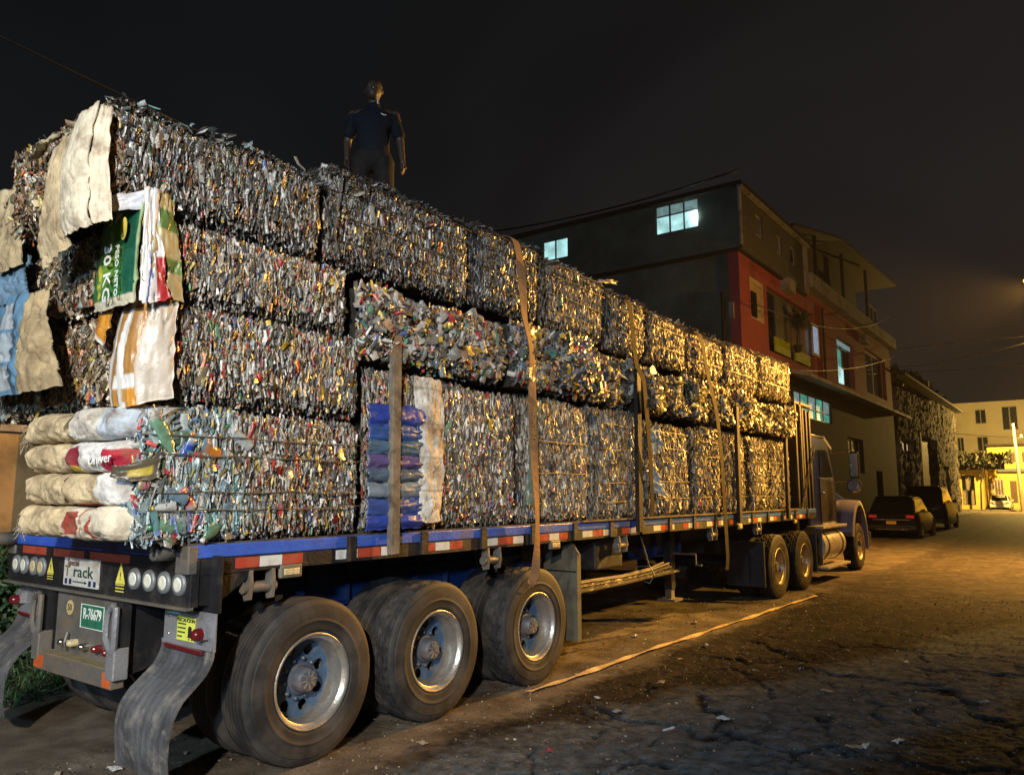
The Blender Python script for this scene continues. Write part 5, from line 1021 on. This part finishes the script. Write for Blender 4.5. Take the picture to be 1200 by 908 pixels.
def panel(u0, u1, v0, v1, holes, fn, depth):
    """flat wall with real openings; fn(u, v, d) -> world point"""
    us = sorted({u0, u1, *[h[0] for h in holes], *[h[1] for h in holes]}); vs = sorted({v0, v1, *[h[2] for h in holes], *[h[3] for h in holes]}); mb = MB()
    ins = lambda a, b: any(h[0] < a < h[1] and h[2] < b < h[3] for h in holes)
    for i in range(len(us) - 1):
        for j in range(len(vs) - 1):
            if not ins((us[i] + us[i + 1]) / 2, (vs[j] + vs[j + 1]) / 2):
                for d in (0, depth): mb.add([fn(us[i], vs[j], d), fn(us[i + 1], vs[j], d), fn(us[i + 1], vs[j + 1], d), fn(us[i], vs[j + 1], d)], [(0, 1, 2, 3)])
    for h in holes + [(u0, u1, v0, v1)]:
        c = [(h[0], h[2]), (h[1], h[2]), (h[1], h[3]), (h[0], h[3])]
        for k in range(4): a, b = c[k], c[(k + 1) % 4]; mb.add([fn(*a, 0), fn(*b, 0), fn(*b, depth), fn(*a, depth)], [(0, 1, 2, 3)])
    return mb
def window(parent, h, fn, nx, frame, panes, d=.12, t=.05, nz=1, nm='window', rows=None):
    u0, u1, v0, v1 = h; mb = MB()
    def bar(a0, a1, b0, b1):
        P = [fn(a, b, dd) for dd in (d - .03, d + .03) for a, b in ((a0, b0), (a1, b0), (a1, b1), (a0, b1))]
        mb.add(P, [(0, 1, 2, 3), (7, 6, 5, 4), (0, 4, 5, 1), (1, 5, 6, 2), (2, 6, 7, 3), (3, 7, 4, 0)])
    bar(u0, u1, v0, v0 + t); bar(u0, u1, v1 - t, v1)
    for i in range(nx + 1): u = u0 + (u1 - u0) * i / nx; bar(max(u0, u - t / 2), min(u1, u + t / 2), v0 + t, v1 - t)
    rs_ = rows or [0, 1]
    for r in rs_[1:-1]: v = v0 + (v1 - v0) * r; bar(u0 + t, u1 - t, v - t * .4, v + t * .4)
    w_ = mb.build(nm, frame, parent); k = 0
    for r in range(len(rs_) - 1):
        for i in range(nx):
            a0 = u0 + (u1 - u0) * i / nx; a1 = u0 + (u1 - u0) * (i + 1) / nx; b0 = v0 + (v1 - v0) * rs_[r]; b1 = v0 + (v1 - v0) * rs_[r + 1]
            MB().add([fn(a0, b0, d + .01), fn(a1, b0, d + .01), fn(a1, b1, d + .01), fn(a0, b1, d + .01)], [(0, 1, 2, 3)]).build('pane', panes[k % len(panes)], w_, fix=False); k += 1
    return w_
FX = -4.2
fa = lambda u, v, d: (FX - d, u, v)               # street facade (u = y)
ho = thing('corner_house', 'three storey corner house with red upper wall and grey green top floor with lit windows', 'building', (-8.5, 30, 0))
hb_ = [(21.9, 23.3, 7.4, 8.8), (23.62, 29.4, 6.55, 8.85), (33.0, 36.1, 6.5, 8.65), (38.6, 43.5, 6.7, 8.95)]
panel(20.95, 45, 6.0, 9.45, hb_, fa, .35).build('red_wall', REDW, ho)
gh = [(26.2, 31.5, 4.55, 5.5), (34, 37, 2.6, 4.2), (21.5, 24.5, .15, 3.2), (39.5, 41.0, .15, 2.8)]
panel(20.95, 45, 0, 5.995, gh, fa, .35).build('lower_wall', DKW, ho)
window(ho, hb_[0], fa, 1, CREAMF, [mat('cream_curtain', (.40, .32, .19), .8)], .05, .16)
MB().box(FX - .02, FX + .03, 22.0, 22.45, 7.45, 8.3).build('window_shade', GLASSD, ho)
w_ = window(ho, (23.62, 29.4, 6.55, 8.85), fa, 4, FRAME, [GLASSD, mat('dim_room_glass', (.10, .09, .07), .5), mat('dim_curtain', (.24, .19, .12), .8), mat('dim_curtain_light', (.30, .24, .15), .8)], .2, .07)
for a, b in ((24.3, 26.0), (26.7, 28.6)): MB().box(FX - .04, FX + .02, a, b, 6.62, 7.15 - .1 * (a > 25)).build('lime_banner', mat('lime_banner', (.36, .44, .02), .6), ho)
window(ho, (28.95, 29.9, 7.15, 8.5), lambda u, v, d: (FX + .05 - d, u, v), 1, CREAMF, [mat('lit_blue_glass', (.3, .4, .5), .3, emit=(.30, .45, .62), es=.55, bump=0)], .02, .12)
window(ho, hb_[2], fa, 2, FRAME, [LITT, GLASSD, GLASSD, GLASSD], .2, .07, rows=[0, .8, 1])
MB().box(FX - .16, FX - .12, 33.1, 36.0, 8.35, 8.55).build('lit_blind', LITC2, ho); MB().box(FX - .16, FX - .10, 33.2, 34.4, 6.6, 7.3).build('lit_blind', LITC, ho)
window(ho, hb_[3], fa, 2, CREAMF, [GLASSD], .2, .10)
window(ho, gh[0], fa, 5, FRAME, [LITT, LITT, LITT, LITT, LITT, LITC2, LITT, LITC2, LITT, LITC2], .1, .05, rows=[0, .42, 1][::1])
window(ho, gh[1], fa, 2, FRAME, [GLASSD], .2, .07); MB().box(FX - .3, FX - .15, 21.5, 24.5, .15, 3.2).build('door', POSTD, ho); MB().box(FX - .3, FX - .15, 39.5, 41, .15, 2.8).build('door', POSTD, ho)
# awning
MB().tube([(-4.75, 20.9, 6.2), (-4.75, 20.9, 8.1)], .07, 8).build('vent_pipe', POSTD, ho); MB().box(-4.55, -4.4, 20.85, 20.98, 7.2, 7.75).build('meter_box', PALEB, ho)
MB().tube([(FX + .06, 30.6, 6.2), (FX + .06, 30.6, 9.4)], .05, 6).build('wall_pipe', DKW, ho)
for y in (25.2, 37.5): MB().box(FX - .0, FX + .32, y, y + .8, 9.0, 9.35 + .1).build('air_conditioner', PALEB, ho)
MB().prism([(FX, 5.99), (FX, 6.16), (FX + .95, 5.86), (FX + .95, 5.74)], 'y', 25.0, 44.8).build('awning', PALEB, ho)
# side wall and top floor
sd = lambda u, v, d: (u, 21.0 + d, v)
panel(-15, FX - .01, 0, 9.45, [], sd, .3).build('side_wall', GREYG, ho)
TX = FX + .12; tz1 = 11.45
st_ = lambda u, v, d: (u, 20.75 + d, v)
wA = (-6.95, -5.42, 10.38, 11.42); wB = (-11.6, -10.5, 10.3, 11.1)
panel(-15, TX, 9.46, tz1, [wA, wB], st_, .25).build('top_side_wall', GREYG, ho)
window(ho, wA, st_, 3, FRAME, [LITC, LITC, LITC, LITC2, LITC2, LITC2], .05, .05, rows=[0, .62, 1]); window(ho, wB, st_, 2, FRAME, [LITC], .05, .05)
MB().box(wA[1] - .20, wA[1] - .06, 20.70, 20.76, 10.62, 10.92).build('lamp_tube', LITW, ho)
st2 = lambda u, v, d: (TX - d, u, v)
th_ = [(22.4, 23.1, 10.3, 11.1), (24.6, 25.2, 10.25, 11.0), (26.2, 26.9, 10.25, 11.0)]
panel(20.76, 28.2, 9.46, tz1, th_, st2, .25).build('top_front_wall', mat('dark_cladding', (.07, .07, .065), .7), ho)
for i, h in enumerate(th_): window(ho, h, st2, 1, PALEB, [mat('grey_glass', (.12, .14, .15), .2) if i < 2 else GLASSD], .08, .1)
MB().box(-15, TX, 20.75, 28.2, 9.38, 9.455).build('floor_slab', DKW, ho)
MB().box(-15.1, TX + .18, 20.62, 28.35, tz1 + .003, tz1 + .15).build('roof', DKW, ho)
MB().box(TX + .03, TX + .18, 20.62, 28.35, tz1 - .10, tz1 + .0).build('gutter', PALEB, ho)
MB().tube([(TX + .08, 20.70, tz1 - .1), (TX + .08, 20.70, 9.5)], .06, 8).build('down_pipe', PALEB, ho); MB().box(TX + .0, TX + .10, 27.9, 28.2, 9.46, tz1 - .1).build('corner_post', PALEB, ho)
MB().box(FX - .2, FX + .35, 28.25, 45.2, 9.75, 10.35).build('roof_band', PALEB, ho)
MB().box(FX - .2, FX - .01, 28.25, 45, 9.456, 9.75).build('wall_top', REDW, ho)
MB().box(-15, FX - .4, 21.5, 45, 9.2, 9.37).build('upper_floor', DKW, ho)
# roof terrace shelter behind
rs2 = thing('roof_shelter', 'dark sloping sheet roof raised over the terrace behind the grey green top floor', 'roof', (-8, 38, 10.36))
MB().prism([(28.6, 12.5), (28.6, 12.62), (36.5, 14.2), (50.5, 14.9), (50.5, 14.75), (36.5, 14.05)], 'x', -12, FX - .3).build('roof_sheet', mat('roof_brown', (.030, .021, .018), .8), rs2)
MB().prism([(29.2, 10.36), (29.2, 12.5), (36.5, 13.9), (45.0, 14.2), (45.0, 10.36)], 'x', -11.5, FX - 1.6).build('shelter_wall', mat('shelter_dark', (.05, .035, .03), .85), rs2)
for y in (33, 38, 43.5): MB().box(FX - .8, FX - .65, y, y + .15, 10.36, 13.4 + (y - 33) * .08).build('shelter_post', DKW, rs2)
window(rs2, (43.0, 45.0, 10.6, 12.2), lambda u, v, d: (FX - .5 - d, u, v), 2, PALEB, [GLASSD], .05, .14)
# plants in the big window
pl = thing('potted_palm', 'dark potted palm standing in the wide window of the red wall', 'plant', (FX + .06, 26.6, 7.2))
MB().tube([(FX + .10, 26.6, 7.16), (FX + .12, 26.65, 7.7), (FX + .12, 26.7, 8.25)], .03, 6).build('trunk', DKW, pl)
mb = MB(); rr = random.Random(9)
for i in range(90):
    a = rr.uniform(0, 6.28); r = rr.uniform(.3, .75); h = rr.uniform(-.55, .35); p0 = Vector((FX + .12, 26.7, 8.2)); p1 = p0 + Vector((abs(math.cos(a)) * r * .4, math.sin(a) * r * 1.2, h * .5 + .15)); p2 = p0 + Vector((abs(math.cos(a)) * r * .6, math.sin(a) * r * 1.9, h)); wv = Vector((.02, .02, .05))
    mb.add([p0 - wv * .3, p0 + wv * .3, p1 + wv, p2, p1 - wv], [(0, 1, 2, 3, 4)])
mb.build('crown', mat('dark_leaf', (.045, .05, .022), .6), pl)
MB().lathe([(0, 0), (0, .12), (.25, .17), (.25, 0)], (FX + .12, 26.6, 6.92), 'z', 14).build('pot', DKW, pl)

# weathered stone building
ROCK = mat('rubble_wall', (.24, .21, .165), .9, 0, .6, 2.5, 1, 9, .2, dirt=(.045, .04, .03), dscale=.9, dlo=.42, dhi=.6, detail=9)
sb = thing('stone_building', 'old rough stone building with a tall dark doorway and weeds along its roof', 'building', (-8, 58, 0))
yy = np.linspace(46.0, 72.0, 150); zz_ = np.linspace(0, 8.1, 60); YY, ZZ = np.meshgrid(yy, zz_, indexing='ij'); a_, b_, c_ = worley(YY / .42, ZZ / .27, 5)
Xs = FX + .02 - np.clip(1 - (b_ - a_) / .16, 0, 1) * .06 + (c_ - .5) * .05 + (fbm(YY * 2, ZZ * 2, 3) - .5) * .25; top_ = 7.75 + (YY - 46) * .03 + (fbm(YY * .8, YY * 0, 3) - .5) * .5; ZZt = ZZ / 8.1 * top_
hole = ((YY > 53.6) & (YY < 60.8) & (ZZt < 5.4)) | ((YY > 47.2) & (YY < 49.4) & (ZZt < 2.9)) | ((YY > 47.0) & (YY < 51.0) & (ZZt > 4.1) & (ZZt < 4.9)) | ((YY > 64) & (YY < 66) & (ZZt > 1.5) & (ZZt < 3.6))
Xs = np.where(hole, FX - .55, Xs); mb = MB(); Pn = np.stack([Xs, YY, ZZt], -1); mb.grid(Pn); Bk = Pn.copy(); Bk[..., 0] = -12; 
for a, b in ((Pn[0], Bk[0]), (Pn[-1], Bk[-1]), (Pn[:, -1], Bk[:, -1])): mb.grid(np.stack([a, b]))
mb.build('rubble_wall', ROCK, sb, fix=False)
MB().box(FX - .5, FX - .44, 53.7, 60.7, 0, 5.35).build('door', POSTD, sb); MB().box(FX - .5, FX - .40, 47.3, 49.3, 0, 2.85).build('door', POSTD, sb)
MB().box(FX - .05, FX + .06, 53.3, 53.6, 0, 5.6).build('door_frame', mat('pale_lime', (.45, .38, .24), .8), sb)
window(sb, (47.0, 51.0, 4.15, 4.85), lambda u, v, d: (FX - .30 - d, u, v), 6, POSTD, [mat('lit_warm_glass', (.5, .4, .2), .3, emit=(1, .72, .36), es=.6, bump=0), GLASSD, mat('lit_warm_glass', None)], .05, .14)
MB().box(FX - .1, FX + .6, 46, 72.4, 8.42, 8.55).build('eave', DKW, sb)
rr = random.Random(3)
PALL = [((.06, .06, .03), 3), ((.03, .035, .018), 4), ((.10, .09, .05), 1)]; PAL['weeds'] = PALL; PAL['hedge'] = [((.03, .075, .025), 4), ((.05, .12, .035), 3), ((.02, .045, .02), 3), ((.10, .13, .04), 1)]
LEAF = mat('leaf_surface', None, .55, 0, .2, 20, 0, 60, .4, attr='Col')
tag(flakes('weeds', [dict(o=(-7.5, 46, 8.1), u=(0, 1, 0), v=(1, 0, 0), n=(0, 0, 1), su=22, sv=3.2, bump=lambda a, b: (fbm(a * .6, b * .6, 4) - .35) * 3.4, d=1)], None, 55, (.3, .8), (.05, .2), 'weeds', 1.5, 77, .5, LEAF, lean=1.2), 'straggly weeds and small shrubs growing on the stone building roof', 'weeds', kind='stuff')

# houses closing the street
YW = mat('yellow_house_paint', (.62, .45, .10), .8, 0, .1, .8, .1, 20, .2, dirt=(.36, .28, .12), dscale=.6, dlo=.5, dhi=.9)
BE = mat('beige_block_paint', (.30, .27, .19), .85, 0, .15, .5, .1, 20, .2)
fy = lambda u, v, d: (u, 88.0 + d, v)
yh = thing('yellow_house', 'bright yellow two storey house with blue grey ledge closing the street', 'building', (3, 93, 0))
wh = [(-1.75, -1.05, 4.55, 5.75), (-.55, .2, 4.55, 5.75), (.8, 1.5, 4.55, 5.75), (2.4, 3.1, 4.55, 5.75), (-1.75, -1.1, .6, 2.9), (-.4, .25, .6, 2.9), (1.6, 2.6, .1, 2.8), (-3.0, -2.2, .1, 3.0)]
panel(-3.4, 12, 0, 6.3, wh, fy, .3).build('wall', YW, yh)
for h in wh: window(yh, h, fy, 1, CREAMF, [mat('brown_shutter', (.10, .06, .03), .7)], .12, .10)
MB().box(-2.6, 12, 87.6, 87.99, 3.75, 4.05).build('ledge', mat('blue_grey_paint', (.10, .14, .17), .7), yh); MB().box(-3.5, 12.1, 87.4, 95, 6.31, 6.5).build('roof', DKW, yh); MB().box(-3.4, 12, 88.31, 95, 0, 6.3).build('house_body', YW, yh)
gy_ = thing('gated_house', 'low yellow house with a tall white gate beside the stone building', 'building', (-5, 89, 0))
fg = lambda u, v, d: (u, 85.0 + d, v); gh2 = [(-5.5, -4.4, .5, 3.4), (-3.9, -3.3, 1.4, 3.2)]
panel(-6.6, -3.45 + .0, 0, 3.9, [gh2[0]], fg, .3).build('wall', YW, gy_); window(gy_, gh2[0], fg, 3, FRAME, [mat('dim_curtain', None), GLASSD], .12, .08, rows=[0, .5, 1])
MB().box(-6.9, -1.8, 84.4, 85.0, 3.92, 4.5).build('fascia', DKW, gy_); MB().box(-6.6, -3.45, 85.31, 90, 0, 3.9).build('house_body', YW, gy_)
for i in range(6): MB().box(-3.3 + i * .24, -3.22 + i * .24, 85.3, 85.4, .1, 3.2).build('gate_bar', PALEB, gy_)
fb = lambda u, v, d: (u, 96.0 + d, v)
bb_ = thing('beige_block', 'plain beige apartment block rising behind the low yellow house', 'building', (-5, 100, 0))
bw = [(-4.9, -3.9, 9.2, 10.8), (-2.4, -1.0, 8.4, 11.0), (-4.9, -3.9, 6.2, 7.8), (-6.8, -6.2, 6.2, 7.8)]
panel(-9, .3, 0, 11.6, bw, fb, .3).build('wall', BE, bb_); MB().box(-9, .3, 96.31, 104, 0, 11.4).build('block_body', BE, bb_)
for h in bw: window(bb_, h, fb, 2, FRAME, [GLASSD], .15, .10)
gb = thing('grey_block', 'dim grey house behind the right end of the street', 'building', (8, 104, 0))
fz = lambda u, v, d: (u, 100.0 + d, v); gw = [(1.0, 2.0, 6.8, 8.2), (3.4, 4.4, 6.8, 8.2), (5.6, 6.6, 6.8, 8.2)]
panel(.4, 16, 0, 9.6, gw, fz, .3).build('wall', mat('dim_grey_paint', (.10, .09, .08), .85), gb)
for h in gw: window(gb, h, fz, 2, FRAME, [GLASSD], .15, .10)
tag(MB().box(-30, 30, 82.6, 200, -.02, .12, .02).build('sidewalk', CONC), kind='structure')
# shrub over the gate
tree_ = thing('small_tree', 'small bare-looking tree hanging over the low yellow house gate', 'tree', (-3.6, 84.0, .12))
MB().tube([(-3.9, 84, .12), (-3.8, 84, 2.5), (-3.4, 84, 4.4), (-2.6, 83.8, 5.2)], [.09, .07, .05, .02], 6).build('trunk', DKW, tree_)
flakes('crown', [dict(o=(-5.6, 83.4, 4.6), u=(1, 0, 0), v=(0, 1, 0), n=(0, 0, 1), su=4.4, sv=1.2, bump=lambda a, b: (fbm(a, b, 4) - .3) * 1.6)], tree_, 90, (.2, .6), (.08, .25), 'weeds', 1.5, 78, .8, LEAF, lean=1.3, kind='stuff')
# utility pole with cables
up = thing('utility_pole', 'tall thin utility pole in front of the yellow house', 'pole', (-.55, 81.5, 0))
MB().tube([(-.45, 81.5, 0), (-.65, 81.5, 8.0)], [.17, .11], 10).build('pole_shaft', mat('pole_wood', (.30, .22, .14), .8), up); MB().box(-.75, -.1, 81.4, 81.5, 6.6, 6.72).build('crossarm', POSTD, up); MB().lathe([(0, 0), (0, .08), (.2, .1), (.25, 0)], (-.1, 81.45, 6.72), 'z', 10).build('insulator', PALEB, up)
# street lamps
def street_lamp(label, px, py, hx, hy, hz, power, color, aim, cone, p2, p3):
    r_ = thing('street_lamp', label, 'street lamp', (px, py, 0))
    MB().tube([(px, py, 0), (px, py, hz + .1)], [.11, .07], 12).build('pole', STEEL, r_, 'auto'); MB().tube([(px, py, hz), (px * .7 + hx * .3, py * .7 + hy * .3, hz + .25), (hx, hy, hz + .16)], .035, 8).build('arm', STEEL, r_, 'auto')
    d = (Vector((hx - px, hy - py, 0))).normalized(); a = Vector((hx, hy, hz + .12))
    MB().beam(a - d * .10, a + d * .62, .26, .13).build('lamp_head', STEEL, r_, bevel=.03)
    c = a + d * .30
    ln = MB().lathe([(.0, 0.13), (-.05, .12), (-.10, .06), (-.11, 0)], (c.x, c.y, c.z - .065), 'z', 20).build('lens', mat('sodium_lens', (1, .6, .2), .4, emit=(1, .50, .10), es=60, bump=0), r_, True)
    for pw, tg_, cn in ((power, aim, cone), (p2, None, 0), (p3, (c.x - .5, c.y, 0), 136)):
        L_ = lamp('street_lamp_or_fill_light', (c.x, c.y, c.z - .26), pw, color, .10, tg_, cn, 1.0); L_.parent = r_; L_.location = Vector((c.x, c.y, c.z - .26)) - Vector((px, py, 0))
    return r_
street_lamp('orange street lamp leaning over the road at the right edge of the picture', 6.9, 20.0, 3.90, 20.0, 6.85, 36000, SODIUM, (-.5, 10.2, 3.9), 36, 1000, 9500)
street_lamp('far orange street lamp lighting the yellow house', 4.6, 79.0, 1.6, 79.0, 8.2, 6000, (1, .62, .16), (-3.0, 90.0, 2.0), 130, 15000, 5000)
# cables
CAB = mat('black_cable', (.012, .012, .012), .5, bump=0); CABL = mat('worn_cable', (.30, .24, .18), .4, .3, bump=0)
def cable(label, a, b, sag, r, m_=CAB, n=24):
    a = Vector(a); b = Vector(b); pts = [a.lerp(b, i / n) - Vector((0, 0, sag * 4 * (i / n) * (1 - i / n))) for i in range(n + 1)]
    tag(MB().tube(pts, r, 5).build('cable', m_, None, True), label, 'cable', 'overhead cables')
cable('thin black cable running from the top left corner to behind the topmost rear bale', (-3, -3.2, 5.80), (-3, 9, 5.15), .12, .010)
cable('black cable sagging along the eave of the corner house to behind the orange strap', (FX + .3, 20.35, 11.82), (-16, 20.35, 12.1), .35, .035)
cable('pale cable rising steeply to the right edge above the street', (FX + .1, 43.8, 8.6), (6.6, 22.8, 6.9), .5, .022, CABL)
cable('upper nearly level pale cable leaving the red wall towards the street lamp', (FX + .1, 43.8, 9.55), (6.8, 20.5, 5.5), -.1, .020, CABL)
cable('lowest dim cable sagging across the street to the right edge', (FX + .1, 44.4, 8.4), (6.8, 22, 5.2), .15, .014, CABL)
cable('cable drawn across the red wall over the curtained window', (FX + .35, 20.7, 7.65), (FX + .4, 44, 11.5), .8, .016)
cable('cable drawn low across the red wall above the awning', (FX + .35, 24.0, 5.9), (FX + .4, 44, 9.2), .3, .014, CABL)
cable('far thin cable crossing in front of the beige block', (FX, 71, 6.6), (8, 84, 6.6), .3, .02, CABL)
# yard wall, hedge and grass left of the trailer
yw = thing('yard_wall', 'ochre plastered yard wall seen past the left end of the load', 'wall', (-6.1, 4, 0))
MB().box(-6.2, -6.0, -4, 17, 0, 2.42, .01).build('wall_face', mat('ochre_plaster', (.22, .155, .075), .85, 0, .25, 2, .5, 9, .2, dirt=(.14, .10, .05), dscale=1.6), yw)
MB().box(-6.26, -5.94, -4, 17, 2.423, 2.52, .01).build('coping', CONC, yw)
yg = thing('yard_gate', 'dark sheet metal yard gate beside the ochre wall behind the stacked sacks', 'gate', (-5.9, 5, 0))
for i in range(12): MB().box(-5.93, -5.89 + .012 * (i % 2), 1.75 + i * .5, 2.24 + i * .5, .08, 2.40).build('gate_panel', mat('gate_blue_black', (.018, .028, .04), .6, 0, .3, 3, .2, 20), yg)
MB().box(-5.96, -5.86, 1.62, 1.74, 0, 2.5).build('gate_post', POSTD, yg)
hg = flakes('hedge', [dict(o=(-4.6, -2.5, .0), u=(0, 1, 0), v=(0, 0, 1), n=(1, 0, 0), su=11, sv=1.0, bump=lump(.35, 1.6, 3), round=.3), dict(o=(-5.5, -2.5, 1.0), u=(0, 1, 0), v=(1, 0, 0), n=(0, 0, 1), su=11, sv=1.0, bump=lump(.22, 1.8, 6), round=.3)], None, 1100, (.04, .09), (.02, .045), 'hedge', 1.4, 300, .30, LEAF, lean=.9)
tag(hg, 'low leafy green hedge beside the rear wheels of the trailer', 'hedge', kind='stuff')
gs = flakes('grass', [dict(o=(-5.9, -2.5, .05), u=(1, 0, 0), v=(0, 1, 0), n=(0, 0, 1), su=2.9, sv=11, bump=None)], None, 420, (.08, .22), (.006, .014), 'hedge', 1.5, 301, .05, LEAF, lean=1.6)
tag(gs, 'rough grass growing along the verge left of the trailer', 'grass', kind='stuff')
tg = thing('dark_tree', 'dark leafy tree standing behind the ochre yard wall', 'tree', (-8, 5, 0))
MB().tube([(-8, 5, 0), (-7.9, 5, 2), (-7.6, 4.6, 3.4)], [.18, .14, .08], 8).build('trunk', DKW, tg)
for k, (cx, cy, cz) in enumerate(((-7.4, 2.5, 2.7), (-7.8, 5, 3.4), (-7.6, 7.5, 2.9))):
    flakes('crown', [dict(o=(cx - .6, cy - 1.2, cz - .5), u=(0, 1, 0), v=(0, 0, 1), n=(1, 0, 0), su=2.4, sv=1.3, bump=lump(.5, 1.2, k + 3), round=.5)], tg, 260, (.08, .18), (.04, .09), 'weeds', 1.5, 310 + k, .7, LEAF, lean=.9, kind='stuff')
# litter on the road
LIT = [(.53, 6.02), (.6, 5.16), (.88, 4.12), (1.0, 3.08), (.67, 3.34), (1.53, 2.89), (1.4, 5.11), (2.17, 4.7), (2.16, 5.52), (1.75, 3.38), (2.92, 3.59), (2.7, 3.28), (-.18, 7.37), (-.38, 6.06), (2.76, 3.34), (1.09, 1.99), (2.81, 7.14), (3.26, 7.33), (1.0, 13.5), (1.6, 16.2), (-.9, .1), (-1.2, .3), (.3, 1.6), (3.3, 5.1), (2.5, 6.4), (3.6, 9.0)]
rr = random.Random(12); LM = [mat('litter_white', (.55, .55, .52), .6, 0, .2), mat('litter_tan', (.34, .25, .15), .7, 0, .3), mat('litter_red', (.35, .05, .06), .5, 0, .2), mat('litter_grey', (.25, .26, .25), .5, 0, .2)]
for i, (x, y) in enumerate(LIT):
    n_ = 7; s_ = rr.uniform(.022, .05); a0 = rr.uniform(0, 3.14); U, V = np.meshgrid(np.linspace(-1, 1, n_), np.linspace(-1, 1, 5), indexing='ij')
    X = U * s_ * rr.uniform(1, 1.8); Y = V * s_ * rr.uniform(.4, .9); Zz = (fbm(U * 1.7, V * 1.7, i) - .3) * s_ * .9 + .012
    Pn = np.stack([x + X * math.cos(a0) - Y * math.sin(a0), y + X * math.sin(a0) + Y * math.cos(a0), Zz + .008], -1); Bk = Pn.copy(); Bk[..., 2] -= .006
    mb = MB(); mb.grid(Pn); mb.grid(Bk)
    for a, b in ((Pn[0], Bk[0]), (Pn[-1], Bk[-1]), (Pn[:, 0], Bk[:, 0]), (Pn[:, -1], Bk[:, -1])): mb.grid(np.stack([a, b]))
    q_ = (0, 1, 1, 3, 0)[i % 5] if i != 15 else 2
    tag(mb.build('litter_scrap', LM[q_], None), 'small crumpled %s lying on the worn road' % ('white scrap of packaging', 'tan scrap of wrapper', 'red scrap of wrapper', 'grey scrap of film')[q_], 'litter', 'scraps of litter scattered on the road')
PAL['grit'] = [((.20, .16, .11), 4), ((.10, .08, .06), 4), ((.38, .34, .28), 1)]
gt = flakes('grit', [dict(o=(-1.4, -.4, .012), u=(1, 0, 0), v=(0, 1, 0), n=(0, 0, 1), su=5.6, sv=13, bump=None)], None, 110, (.006, .022), (.006, .016), 'grit', 3, 330, .012, mat('grit_stone', None, .8, 0, .2, 20, 0, 60, .3, attr='Col'), lean=.3)
tag(gt, 'loose grit and crumbs of asphalt strewn over the road', 'grit', kind='stuff')

# ================================================================ HAZE
hm = bpy.data.materials.new('night_haze'); hm.use_nodes = True; hn = hm.node_tree.nodes; hn.remove(hn['Principled BSDF'])
pv = hn.new('ShaderNodeVolumePrincipled'); pv.inputs['Density'].default_value = .00026; pv.inputs['Color'].default_value = (.8, .8, .8, 1); pv.inputs['Anisotropy'].default_value = .3
hm.node_tree.links.new(pv.outputs[0], hn['Material Output'].inputs['Volume'])
tag(MB().box(-70, 60, -25, 112, -1.0, 17.5).build('haze', hm, None), kind='stuff')
